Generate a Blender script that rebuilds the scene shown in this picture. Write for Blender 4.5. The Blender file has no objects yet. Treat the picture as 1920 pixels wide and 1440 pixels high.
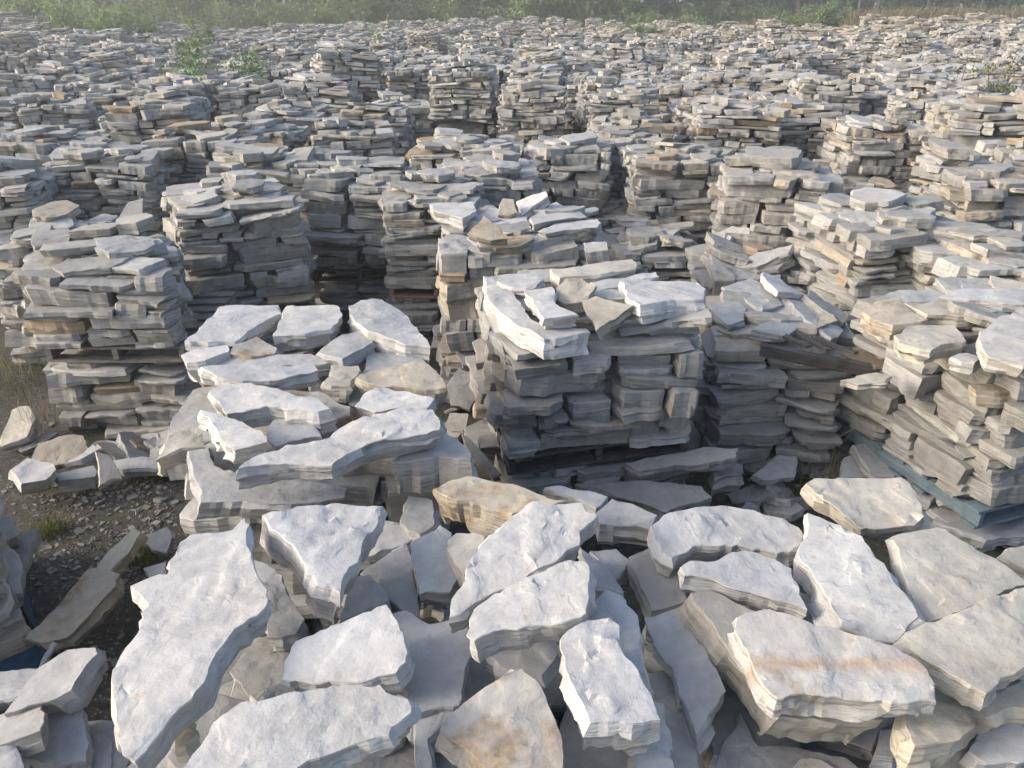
import bpy, math, random
import numpy as np
from mathutils import Vector, Matrix, noise
from mathutils.geometry import delaunay_2d_cdt

# ------------------------------------------------------------------ camera, sky, sun, exposure
scene = bpy.context.scene
COL = scene.collection
R = math.radians
CAM_Z, PITCH, FPX = 3.0, R(26.7), 1440.0
cam_d = bpy.data.cameras.new('camera'); cam = bpy.data.objects.new('camera', cam_d); COL.objects.link(cam)
cam.location = (0, 0, CAM_Z); cam.rotation_euler = (R(90) - PITCH, 0, 0)
cam_d.sensor_width = 36.0; cam_d.lens = 36.0 * FPX / 1920.0; cam_d.clip_start = 0.05; cam_d.clip_end = 2000
scene.camera = cam
SUN_EL, SUN_AZ = R(23), R(-100)          # azimuth clockwise from +Y: the sun stands to the left, low
world = bpy.data.worlds.new('World'); scene.world = world; world.use_nodes = True
wn = world.node_tree; wn.nodes.clear()
sky = wn.nodes.new('ShaderNodeTexSky'); sky.sky_type = 'NISHITA'; sky.sun_disc = False
sky.sun_elevation = SUN_EL; sky.sun_rotation = SUN_AZ; sky.dust_density = 5.0; sky.air_density = 1.0; sky.ozone_density = 1.0
bg = wn.nodes.new('ShaderNodeBackground'); bg.inputs[1].default_value = 0.15
wo = wn.nodes.new('ShaderNodeOutputWorld')
wn.links.new(sky.outputs[0], bg.inputs[0]); wn.links.new(bg.outputs[0], wo.inputs[0])
sl = bpy.data.lights.new('sun', 'SUN'); sl.energy = 0.98; sl.angle = R(12); sl.color = (1.0, 0.95, 0.88)
so = bpy.data.objects.new('sun', sl); COL.objects.link(so)
sdir = Vector((math.sin(SUN_AZ) * math.cos(SUN_EL), math.cos(SUN_AZ) * math.cos(SUN_EL), math.sin(SUN_EL)))
so.rotation_euler = sdir.to_track_quat('Z', 'Y').to_euler(); so.location = (-20, 10, 20)
vs = scene.view_settings
vs.view_transform = 'Standard'; vs.look = 'None'; vs.gamma = 1.0; vs.use_curve_mapping = False; vs.exposure = 1.28
cy = scene.cycles
cy.max_bounces = 5; cy.diffuse_bounces = 3; cy.glossy_bounces = 1; cy.transmission_bounces = 2; cy.volume_bounces = 0; cy.transparent_max_bounces = 4
cy.adaptive_threshold = 0.025; cy.caustics_reflective = False; cy.caustics_refractive = False

# ------------------------------------------------------------------ helpers
def tag(o, label=None, cat=None, group=None, kind=None):
    if label: o['label'] = label
    if cat: o['category'] = cat
    if group: o['group'] = group
    if kind: o['kind'] = kind
    return o
def link(name, data, parent=None):
    o = bpy.data.objects.new(name, data); COL.objects.link(o)
    if parent is not None: o.parent = parent
    return o
def empty(name, loc, rz=0.0):
    o = link(name, None); o.location = loc; o.rotation_euler = (0, 0, rz); o.empty_display_size = 0.1
    return o
cp, sp = math.cos(PITCH), math.sin(PITCH)
def ray(px, py):
    x = (px - 960.0) / FPX; y = -(py - 720.0) / FPX
    return Vector((x, cp + y * sp, -sp + y * cp))
def at(px, py, z):
    d = ray(px, py); t = (z - CAM_Z) / d.z
    return Vector((d.x * t, d.y * t, z))
def mesh_from(name, verts, faces, mat, smooth=False, sharp=None):
    me = bpy.data.meshes.new(name); me.from_pydata(verts, [], faces); me.materials.append(mat)
    if smooth:
        me.polygons.foreach_set('use_smooth', [True] * len(me.polygons))
        if sharp: me.set_sharp_from_angle(angle=sharp)
    me.update()
    return me

# ------------------------------------------------------------------ materials
def new_mat(name):
    m = bpy.data.materials.new(name); m.use_nodes = True
    nt = m.node_tree; nt.nodes.clear()
    out = nt.nodes.new('ShaderNodeOutputMaterial'); b = nt.nodes.new('ShaderNodeBsdfPrincipled')
    nt.links.new(b.outputs[0], out.inputs[0])
    return m, nt, b
def N(nt, t, **kw):
    n = nt.nodes.new(t)
    for k, v in kw.items(): setattr(n, k, v)
    return n
def setin(n, **kw):
    for k, v in kw.items(): n.inputs[k].default_value = v
def ramp(nt, fac, stops):
    r = N(nt, 'ShaderNodeValToRGB'); e = r.color_ramp.elements
    while len(e) < len(stops): e.new(0.5)
    for i, (p, c) in enumerate(stops):
        e[i].position = p; e[i].color = c if len(c) == 4 else (*c, 1)
    nt.links.new(fac, r.inputs[0]); return r.outputs[0]
def mixc(nt, fac, a, b, mode='MIX'):
    m = N(nt, 'ShaderNodeMix', data_type='RGBA', blend_type=mode)
    for s, v in ((0, fac), (6, a), (7, b)):
        if hasattr(v, 'is_linked'): nt.links.new(v, m.inputs[s])
        else: m.inputs[s].default_value = v if s == 0 else (*v, 1)
    return m.outputs[2]
def math_(nt, op, a, b=0.0, clamp=False):
    m = N(nt, 'ShaderNodeMath', operation=op, use_clamp=clamp)
    for s, v in ((0, a), (1, b)):
        if hasattr(v, 'is_linked'): nt.links.new(v, m.inputs[s])
        else: m.inputs[s].default_value = v
    return m.outputs[0]
def noise_(nt, vec, scale, detail=4, rough=0.55, dist=0.0):
    n = N(nt, 'ShaderNodeTexNoise'); setin(n, Scale=scale, Detail=detail, Roughness=rough, Distortion=dist)
    nt.links.new(vec, n.inputs['Vector']); return n.outputs[0]
def stone_material(name, joined=False, band=False):
    m, nt, b = new_mat(name)
    tc = N(nt, 'ShaderNodeTexCoord'); oi = N(nt, 'ShaderNodeObjectInfo')
    off = N(nt, 'ShaderNodeVectorMath', operation='SCALE'); off.inputs[0].default_value = (37.1, 71.7, 53.3)
    nt.links.new(oi.outputs['Random'], off.inputs['Scale'])
    add = N(nt, 'ShaderNodeVectorMath', operation='ADD')
    nt.links.new(tc.outputs['Object'], add.inputs[0]); nt.links.new(off.outputs[0], add.inputs[1])
    P = add.outputs[0]
    mp = N(nt, 'ShaderNodeMapping'); mp.inputs['Scale'].default_value = (3.0, 3.0, 42.0); nt.links.new(P, mp.inputs[0])
    strat = noise_(nt, mp.outputs[0], 1.0, 3, 0.7)
    big = noise_(nt, P, 4.0, 2, 0.55)
    mid = noise_(nt, P, 20.0, 4, 0.68)
    fine = noise_(nt, P, 150.0, 1, 0.6)
    if joined:
        at_ = N(nt, 'ShaderNodeAttribute', attribute_name='tint'); col, al = at_.outputs['Color'], at_.outputs['Alpha']
    else:
        col, al = oi.outputs['Color'], oi.outputs['Alpha']
    v1 = ramp(nt, big, [(0.25, (0.90, 0.91, 0.93)), (0.5, (1, 1, 1)), (0.75, (1.04, 1.03, 1.01))])
    v2 = ramp(nt, mid, [(0.28, (0.84, 0.84, 0.85)), (0.5, (0.99, .99, .99)), (0.7, (1.05, 1.05, 1.04))])
    v3 = ramp(nt, strat, [(0.28, (0.76, 0.745, 0.72)), (0.42, (0.95, 0.94, 0.92)), (0.62, (1.04, 1.04, 1.04))])
    c = mixc(nt, 1.0, col, v1, 'MULTIPLY'); c = mixc(nt, 1.0, c, v2, 'MULTIPLY'); c = mixc(nt, 0.8, c, v3, 'MULTIPLY')
    # iron stains: their share of the surface grows with the stone's own stain amount
    st = noise_(nt, P, 5.5, 3, 0.65)
    thr = math_(nt, 'SUBTRACT', 0.80, math_(nt, 'MULTIPLY', al, 0.42))
    mask = math_(nt, 'MULTIPLY', math_(nt, 'SUBTRACT', st, thr), 7.0, clamp=True)
    rustc = ramp(nt, mid, [(0.32, (0.14, 0.095, 0.055)), (0.5, (0.27, 0.195, 0.12)), (0.68, (0.40, 0.32, 0.225))])
    c = mixc(nt, math_(nt, 'MULTIPLY', mask, 0.78), c, rustc)
    if band:
        sx_ = N(nt, 'ShaderNodeSeparateXYZ'); nt.links.new(tc.outputs['Object'], sx_.inputs[0])
        yy = math_(nt, 'ADD', math_(nt, 'ADD', sx_.outputs[1], math_(nt, 'MULTIPLY', sx_.outputs[0], 0.10)), math_(nt, 'MULTIPLY', math_(nt, 'SUBTRACT', big, 0.5), 0.09))
        bm_ = math_(nt, 'SUBTRACT', 1.0, math_(nt, 'MULTIPLY', math_(nt, 'ABSOLUTE', math_(nt, 'ADD', yy, 0.012)), 30.0), True)
        c = mixc(nt, math_(nt, 'MULTIPLY', math_(nt, 'MULTIPLY', bm_, math_(nt, 'ADD', st, 0.25)), 0.75), c, (0.34, 0.21, 0.125))
    # small spots of rust
    vo = N(nt, 'ShaderNodeTexVoronoi'); setin(vo, Scale=9.0); nt.links.new(P, vo.inputs['Vector'])
    sp_ = math_(nt, 'MULTIPLY', math_(nt, 'SUBTRACT', 0.13, vo.outputs['Distance']), 9.0, clamp=True)
    spk = math_(nt, 'MULTIPLY', sp_, math_(nt, 'GREATER_THAN', big, 0.53))
    c = mixc(nt, math_(nt, 'MULTIPLY', spk, 0.55), c, (0.33, 0.22, 0.12))
    # dark lichen-like flecks
    fl = math_(nt, 'MULTIPLY', math_(nt, 'SUBTRACT', fine, 0.66), 6.0, clamp=True)
    c = mixc(nt, math_(nt, 'MULTIPLY', fl, 0.35), c, (0.12, 0.12, 0.12))
    if not joined:
        fl_n = noise_(nt, P, 4.6, 3, 0.5, 0.5)
        flake = math_(nt, 'SNAP', fl_n, 0.06)
        tv = math_(nt, 'ADD', 0.97, math_(nt, 'MULTIPLY', math_(nt, 'SINE', math_(nt, 'MULTIPLY', flake, 190.0)), 0.055))
        cb = N(nt, 'ShaderNodeCombineXYZ')
        for k in range(3): nt.links.new(tv, cb.inputs[k])
        c = mixc(nt, 1.0, c, cb.outputs[0], 'MULTIPLY')
    nt.links.new(c, b.inputs['Base Color'])
    setin(b, Roughness=0.82); b.inputs['Specular IOR Level'].default_value = 0.3
    if not joined:
        # split-face relief: flaky steps on the cleavage plane, strata on the broken sides
        h = math_(nt, 'ADD', math_(nt, 'MULTIPLY', flake, 3.2), math_(nt, 'ADD', math_(nt, 'MULTIPLY', mid, 0.26), math_(nt, 'ADD', math_(nt, "MULTIPLY", strat, 0.85), math_(nt, 'MULTIPLY', fine, 0.03))))
        bp = N(nt, 'ShaderNodeBump'); setin(bp, Strength=0.8, Distance=0.022)
        nt.links.new(h, bp.inputs['Height']); nt.links.new(bp.outputs[0], b.inputs['Normal'])
    return m
STONE = stone_material('quarry_stone'); STONE_J = stone_material('quarry_stone_far', True); STONE_BAND = stone_material('banded_quarry_stone', False, True)

def wood_material(name, c1, c2):
    m, nt, b = new_mat(name); tc = N(nt, 'ShaderNodeTexCoord')
    mp = N(nt, 'ShaderNodeMapping'); mp.inputs['Scale'].default_value = (3, 60, 60); nt.links.new(tc.outputs['Object'], mp.inputs[0])
    n = noise_(nt, mp.outputs[0], 1.0, 4, 0.6); c = ramp(nt, n, [(0.3, c1), (0.7, c2)])
    n2 = noise_(nt, tc.outputs['Object'], 9.0, 4); c = mixc(nt, math_(nt, 'MULTIPLY', math_(nt, 'SUBTRACT', n2, 0.5), 3.0, True), c, tuple(x * 0.5 for x in c1))
    nt.links.new(c, b.inputs['Base Color']); setin(b, Roughness=0.85)
    bp = N(nt, 'ShaderNodeBump'); setin(bp, Strength=0.5, Distance=0.004); nt.links.new(n, bp.inputs['Height']); nt.links.new(bp.outputs[0], b.inputs['Normal'])
    return m
WOOD = wood_material('weathered_wood', (0.10, 0.095, 0.09), (0.24, 0.225, 0.21))
WOOD_DARK = wood_material('dark_wood', (0.035, 0.033, 0.033), (0.09, 0.085, 0.082))  # same grain as the weathered wood, in a darker grey
WOOD_BLUE = wood_material('blue_painted_wood', (0.09, 0.135, 0.17), (0.165, 0.215, 0.25))
WOOD_RED = wood_material('red_painted_wood', (0.25, 0.12, 0.10), (0.38, 0.22, 0.19))

def ground_material():
    m, nt, b = new_mat('soil_and_chips'); g = N(nt, 'ShaderNodeNewGeometry'); P = g.outputs['Position']
    a = noise_(nt, P, 1.3, 5, 0.6); d = noise_(nt, P, 25.0, 5, 0.7); g2 = noise_(nt, P, 0.35, 3)
    c = ramp(nt, d, [(0.25, (0.016, 0.015, 0.014)), (0.5, (0.038, 0.034, 0.030)), (0.75, (0.10, 0.093, 0.085))])  # soil tones darkened throughout, standing in for shadow on the left ground
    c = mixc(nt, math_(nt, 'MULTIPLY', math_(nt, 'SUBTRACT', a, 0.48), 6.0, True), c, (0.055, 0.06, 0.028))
    vo = N(nt, 'ShaderNodeTexVoronoi'); setin(vo, Scale=38.0); nt.links.new(P, vo.inputs['Vector'])
    ch = math_(nt, 'MULTIPLY', math_(nt, 'SUBTRACT', 0.28, vo.outputs['Distance']), 8.0, True)
    c = mixc(nt, math_(nt, 'MULTIPLY', ch, math_(nt, 'GREATER_THAN', d, 0.53)), c, (0.26, 0.25, 0.24))
    far = N(nt, 'ShaderNodeSeparateXYZ'); nt.links.new(P, far.inputs[0])
    fm = math_(nt, 'MULTIPLY', math_(nt, 'SUBTRACT', far.outputs[1], 56.0), 0.2, True)
    gc = ramp(nt, noise_(nt, P, 0.5, 5, 0.65), [(0.3, (0.075, 0.085, 0.035)), (0.5, (0.15, 0.135, 0.07)), (0.7, (0.24, 0.17, 0.11))])
    c = mixc(nt, fm, c, gc)
    nt.links.new(c, b.inputs['Base Color']); setin(b, Roughness=0.95)
    bp = N(nt, 'ShaderNodeBump'); setin(bp, Strength=0.8, Distance=0.02)
    nt.links.new(math_(nt, 'ADD', d, math_(nt, 'MULTIPLY', ch, 0.4)), bp.inputs['Height']); nt.links.new(bp.outputs[0], b.inputs['Normal'])
    return m
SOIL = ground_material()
def leaf_material(name, c1, c2, trans=0.25):
    m, nt, b = new_mat(name); g = N(nt, 'ShaderNodeNewGeometry'); oi = N(nt, 'ShaderNodeObjectInfo')
    n = noise_(nt, g.outputs['Position'], 1.7, 3)
    f = math_(nt, 'ADD', math_(nt, 'MULTIPLY', n, 0.8), math_(nt, 'MULTIPLY', oi.outputs['Random'], 0.3))
    c = ramp(nt, f, [(0.3, c1), (0.75, c2)]); nt.links.new(c, b.inputs['Base Color']); setin(b, Roughness=0.7)
    b.inputs['Specular IOR Level'].default_value = 0.2
    t = N(nt, 'ShaderNodeBsdfTranslucent'); nt.links.new(c, t.inputs[0])
    mx = N(nt, 'ShaderNodeMixShader'); mx.inputs[0].default_value = trans
    out = [x for x in nt.nodes if x.type == 'OUTPUT_MATERIAL'][0]
    nt.links.new(b.outputs[0], mx.inputs[1]); nt.links.new(t.outputs[0], mx.inputs[2]); nt.links.new(mx.outputs[0], out.inputs[0])
    return m
LEAF = leaf_material('tree_leaves', (0.065, 0.125, 0.045), (0.14, 0.22, 0.08))
LEAF_PALE = leaf_material('pale_shrub_leaves', (0.12, 0.19, 0.075), (0.22, 0.30, 0.13), 0.4)
GRASS = leaf_material('grass_blades', (0.05, 0.075, 0.02), (0.13, 0.14, 0.05))
STRAW = leaf_material('dry_straw', (0.22, 0.18, 0.11), (0.36, 0.31, 0.2))
BROWNG = leaf_material('brown_heath_grass', (0.10, 0.10, 0.05), (0.24, 0.19, 0.11))
def bark_material():
    m, nt, b = new_mat('bark'); tc = N(nt, 'ShaderNodeTexCoord')
    c = ramp(nt, noise_(nt, tc.outputs['Object'], 6.0, 4), [(0.3, (0.06, 0.05, 0.04)), (0.7, (0.20, 0.18, 0.15))])
    nt.links.new(c, b.inputs['Base Color']); setin(b, Roughness=0.9); return m
BARK = bark_material()
def tarp_material():
    m, nt, b = new_mat('blue_plastic_wrap'); tc = N(nt, 'ShaderNodeTexCoord')
    c = ramp(nt, noise_(nt, tc.outputs['Object'], 9.0, 4), [(0.3, (0.012, 0.05, 0.10)), (0.7, (0.035, 0.13, 0.23))])
    nt.links.new(c, b.inputs['Base Color']); setin(b, Roughness=0.45); return m
TARP = tarp_material()

# stone tones (rgb, stain)
def tone(rng):
    r = rng.random(); k = rng.uniform(0.88, 1.1)
    if r < 0.40: c = (0.35, 0.355, 0.355); s = rng.choice((0, 0, 0.15, 0.3))
    elif r < 0.68: c = (0.285, 0.287, 0.28); s = rng.choice((0, 0.2, 0.4))
    elif r < 0.90: c = (0.345, 0.338, 0.318); s = rng.choice((0.1, 0.3, 0.5))
    elif r < 0.97: c = (0.345, 0.315, 0.27); s = rng.uniform(0.3, 0.6)
    else: c = (0.32, 0.265, 0.20); s = rng.uniform(0.4, 0.8)
    return (c[0] * k, c[1] * k, c[2] * k, s)
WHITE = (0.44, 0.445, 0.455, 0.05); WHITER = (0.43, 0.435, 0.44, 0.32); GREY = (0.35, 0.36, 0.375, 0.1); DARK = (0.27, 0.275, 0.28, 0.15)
CREAM = (0.45, 0.43, 0.385, 0.2); CREAMR = (0.43, 0.405, 0.35, 0.5); TAN = (0.37, 0.345, 0.295, 0.75); BROWN = (0.33, 0.29, 0.23, 0.7)
STAIN = (0.37, 0.365, 0.35, 0.85)

# ------------------------------------------------------------------ stone meshes
def resample(poly, step, rng, jit, smooth=0.0):
    """outline broken into short straight runs, like a snapped edge: midpoint displacement, no waves"""
    pts = [Vector(p) for p in poly]; amp = 0.04
    while True:
        out = []; done = True; n = len(pts)
        for i in range(n):
            a, b = pts[i], pts[(i + 1) % n]; d = b - a; L = d.length; out.append(a)
            if L > step * 1.6:
                done = False; t = rng.uniform(.38, .62); nx = Vector((d.y, -d.x)) / L
                out.append(a + d * t + nx * max(-.014, min(.014, rng.gauss(0, amp * L + jit * .12))))
        pts = out; amp *= 0.95
        if done: return pts
def area2(p):
    return sum(p[i][0] * p[(i + 1) % len(p)][1] - p[(i + 1) % len(p)][0] * p[i][1] for i in range(len(p)))
def inside(p, q):
    x, y = q; c = False; n = len(p); j = n - 1
    for i in range(n):
        if (p[i][1] > y) != (p[j][1] > y) and x < (p[j][0] - p[i][0]) * (y - p[i][1]) / (p[j][1] - p[i][1]) + p[i][0]: c = not c
        j = i
    return c
def sst(a, b, x):
    t = min(1, max(0, (x - a) / (b - a))); return t * t * (3 - 2 * t)
def slab_mesh(name, poly, ext, seed, step=0.05, jit=0.006, relief=1.0, levels=2, rough=0.010, bevel=0.006, ripple=None, mat=None, inner=True):
    """a split-faced slab: top on z=0 inside outline `poly`, swept along `ext` (down), with ledges on its broken sides"""
    rng = random.Random(seed); ph = seed * 3.37 % 97.0
    if area2(poly) < 0: poly = poly[::-1]
    o = resample(poly, step, rng, jit); n = len(o)
    nor = []
    for i in range(n):
        d = o[(i + 1) % n] - o[i - 1]; v = Vector((d.y, -d.x)); nor.append(v / (v.length + 1e-9))
    xs = [p.x for p in o]; ys = [p.y for p in o]
    top = [p - nor[i] * bevel * rng.uniform(0.5, 1.4) for i, p in enumerate(o)]
    pts = list(top)
    if inner:
        h = step * 0.9; y = min(ys) + h * 0.6; row = 0
        while y < max(ys):
            x = min(xs) + (h * 0.5 if row % 2 else 0)
            while x < max(xs):
                q = (x + rng.uniform(-.25, .25) * h, y + rng.uniform(-.25, .25) * h)
                if inside(top, q) and min((q[0] - t.x) ** 2 + (q[1] - t.y) ** 2 for t in top) > (0.55 * h) ** 2: pts.append(Vector(q))
                x += h
            y += h * 0.87; row += 1
    r = delaunay_2d_cdt(pts, [], [list(range(n))], 1, 1e-6)
    V2, F, OV = r[0], r[2], r[3]
    idx = {}
    for j, ov in enumerate(OV):
        for k in ov:
            if k not in idx: idx[k] = j
    ring0 = [idx.get(i, 0) for i in range(n)]
    steps = []
    for k in range(3):
        a = rng.uniform(0, math.pi); steps.append((rng.uniform(2, 5), rng.uniform(0.8, 2.2), math.cos(a), math.sin(a), rng.uniform(-.25, .25), rng.uniform(.0025, .0065) * rng.choice((-1, 1)), k * 7.7))
    verts = []
    for v in V2:
        x, y = v.x, v.y; z = 0.0
        z += relief * (0.006 * noise.noise((x * 2.2 + ph, y * 2.2, ph)) + 0.0018 * noise.noise((x * 11 + ph, y * 11, 3 + ph)) + 0.0014 * noise.noise((x * 34, y * 34 + ph, 5)))
        for f, an, ca, sa, th, am, q in steps:
            u, w = x * ca + y * sa, -x * sa + y * ca
            z += relief * am * sst(-0.012, 0.012, noise.noise((u * f + ph, w * f * an, q + ph)) + 0.25 * noise.noise((u * f * 5, w * f * 5, q)) - th)
        if ripple:
            u = x * ripple[0] + y * ripple[1] + 0.03 * noise.noise((x * 5, y * 5, ph)); z += ripple[2] * math.sin(u * ripple[3]) * (0.6 + 0.6 * noise.noise((x * 4, y * 4, 31)))
        verts.append((x, y, z))
    verts = [list(v) for v in verts]
    for i in range(n): verts[ring0[i]][2] -= bevel * 0.5 * rng.uniform(0.2, 1.3)
    faces = [tuple(f) for f in F]
    prev = ring0; ext = Vector(ext); th = -ext.z; n_top_faces = len(faces)
    ztop = [verts[k][2] for k in ring0]
    fac = []; left = 0.0
    for i in range(n):                                   # runs of outline that broke along one plane
        if left <= 0: sl = (rng.choice((-.15, -.05, 0.0, .1, .2, .3)) + rng.uniform(-.06, .06)) * (1 if step < .035 else .45); k0 = rng.uniform(.2, .85); left = rng.uniform(.07, .26); led = [0.0] + [rng.gauss(0, .55) * rough for _ in range(levels)]
        fac.append((sl, k0, led)); left -= (o[(i + 1) % n] - o[i]).length
    ks = [min(0.09, 0.004 / max(0.02, th))] + [(l + rng.uniform(-.25, .25)) / levels for l in range(1, levels)] + [1.0]
    for l in range(levels + 1):
        t = ks[l]; cur = []
        for i in range(n):
            sl, k0, led = fac[i]
            off = th * (sl * min(t, k0) - 0.30 * max(0.0, t - k0)) + led[l] + rough * rng.gauss(0, .15)
            if l == 0: off = bevel * 0.2
            tt = min(.93, max(.12, t + (0.8 / levels) * noise.noise((o[i].x * 8, o[i].y * 8, l * 3 + ph)) + rng.uniform(-.05, .05))) if 0 < l < levels else t
            cur.append(len(verts)); verts.append([o[i].x + nor[i].x * off + ext.x * tt, o[i].y + nor[i].y * off + ext.y * tt, ztop[i] * (1 - tt) + ext.z * tt])
        for i in range(n):
            j = (i + 1) % n; faces.append((prev[i], cur[i], cur[j], prev[j]))
        prev = cur
    rb = delaunay_2d_cdt([Vector((verts[k][0], verts[k][1])) for k in prev], [], [list(range(n))], 1, 1e-6)
    if len(rb[0]) == n:
        for f in rb[2]: faces.append(tuple(prev[k] for k in reversed(f)))
    me = mesh_from(name, verts, faces, mat or STONE, True, R(24))
    me.polygons.foreach_set('use_smooth', [k < n_top_faces for k in range(len(me.polygons))])
    return me

def random_outline(L, D, rng):
    a, b = L / 2, D / 2
    p = [(-a, -b), (a, -b), (a, b), (-a, b)]
    p = [(x + rng.uniform(-.10, .06) * L * (1 if x > 0 else -1), y + (rng.uniform(-.09, .09) if y < 0 else rng.uniform(-.2, .05)) * D) for x, y in p]
    out = []
    for i, q in enumerate(p):
        if rng.random() < 0.6:     # a knocked-off corner
            A = Vector(p[i - 1]); B = Vector(p[(i + 1) % 4]); q = Vector(q); k = rng.uniform(.08, .3)
            out.append(tuple(q.lerp(A, k * rng.uniform(.4, 1)))); out.append(tuple(q.lerp(B, k * rng.uniform(.4, 1))))
        else: out.append(q)
    return out
class Variant: pass
def make_variants(count, seed, step, levels, inner):
    rng = random.Random(seed); vs_ = []
    for i in range(count):
        v = Variant()
        v.L = rng.choice((0.20, 0.28, 0.34, 0.40, 0.46, 0.52, 0.60, 0.70)) * rng.uniform(0.92, 1.1)
        v.D = rng.uniform(0.22, 0.36); v.T = rng.choice((0.04, 0.05, 0.06, 0.07, 0.08, 0.10, 0.125)) * rng.uniform(0.9, 1.1)
        tilt = rng.uniform(-.02, .02)
        v.me = slab_mesh('stone', random_outline(v.L, v.D, rng), (rng.uniform(-.02, .02), rng.uniform(-.025, .015), -v.T), seed * 100 + i, step, 0.006, 0.75, levels, 0.010, 0.003, inner=inner)
        vs_.append(v)
    return vs_
NEAR_VAR = make_variants(44, 11, 0.04, 2, True)
MID_VAR = make_variants(28, 12, 0.075, 2, False)
def make_top_variants(count, seed, step, levels, inner):
    rng = random.Random(seed); vs_ = []
    for i in range(count):
        v = Variant(); v.L = rng.uniform(0.34, 0.66); v.D = rng.uniform(0.28, 0.45); v.T = rng.uniform(0.06, 0.11)
        k = rng.choice((5, 6, 6, 7)); a0 = rng.uniform(0, 6.28)
        pl = [(math.cos(a0 + 6.283 * (j + rng.uniform(-.3, .3)) / k) * v.L / 2 * rng.uniform(.85, 1.1), math.sin(a0 + 6.283 * (j + rng.uniform(-.3, .3)) / k) * v.D / 2 * rng.uniform(.85, 1.1)) for j in range(k)]
        pl.sort(key=lambda q: math.atan2(q[1] / v.D, q[0] / v.L))
        v.me = slab_mesh('stone', pl, (0, 0, -v.T), seed * 100 + i, step, 0.008, 1.0, levels, 0.012, 0.003, inner=inner)
        vs_.append(v)
    return vs_
NEAR_TOP = make_top_variants(22, 13, 0.035, 3, True)
MID_TOP = make_top_variants(14, 14, 0.08, 2, False)

# ------------------------------------------------------------------ dry stacking on a height field
def lay_side(S, H, rng, var, tmul):
    """fills a wall face of length S and height H with stones, always on the lowest ledge; returns (variant, centre, z_top, L, T, tilt)"""
    sk = [[-S / 2, S / 2, 0.0]]; out = []; guard = 0
    while guard < 400:
        guard += 1
        i = min(range(len(sk)), key=lambda k: sk[k][2]); x0, x1, h = sk[i]; w = x1 - x0
        if h > H - 0.03: break
        nl = sk[i - 1][2] if i > 0 else None; nr = sk[i + 1][2] if i + 1 < len(sk) else None
        nb = [q for q in (nl, nr) if q is not None]
        if w < 0.10 and nb:
            sk[i][2] = min(nb)
        else:
            v = rng.choice(var); L = v.L * rng.uniform(.9, 1.1); T = v.T * tmul * rng.uniform(.85, 1.15)
            if L > w - 0.13: L = w if w < 0.72 else w * rng.uniform(.4, .6)
            for q in nb:
                if q > h and 0.7 < (q - h) / T < 1.35 and rng.random() < .8: T = q - h
            T = min(T, max(0.035, H + 0.03 - h))
            if abs(v.L - L) > 0.3 * L: v = min(rng.sample(var, min(9, len(var))), key=lambda k: abs(k.L - L) + abs(k.T - T))
            left = rng.random() < 0.5 if (nl is not None and nr is not None) else (nl is not None or rng.random() < .5)
            c0 = x0 if left else x1 - L; tl = rng.gauss(0, 0.038)
            out.append((v, c0 + L / 2, h + T, L, T, tl))
            segs = []
            if c0 - x0 > 1e-4: segs.append([x0, c0, h])
            segs.append([c0, c0 + L, h + T])
            if x1 - c0 - L > 1e-4: segs.append([c0 + L, x1, h])
            sk[i:i + 1] = segs
        j = 0
        while j < len(sk) - 1:
            if abs(sk[j][2] - sk[j + 1][2]) < 0.019: sk[j] = [sk[j][0], sk[j + 1][1], max(sk[j][2], sk[j + 1][2])]; del sk[j + 1]
            else: j += 1
    return out
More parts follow.
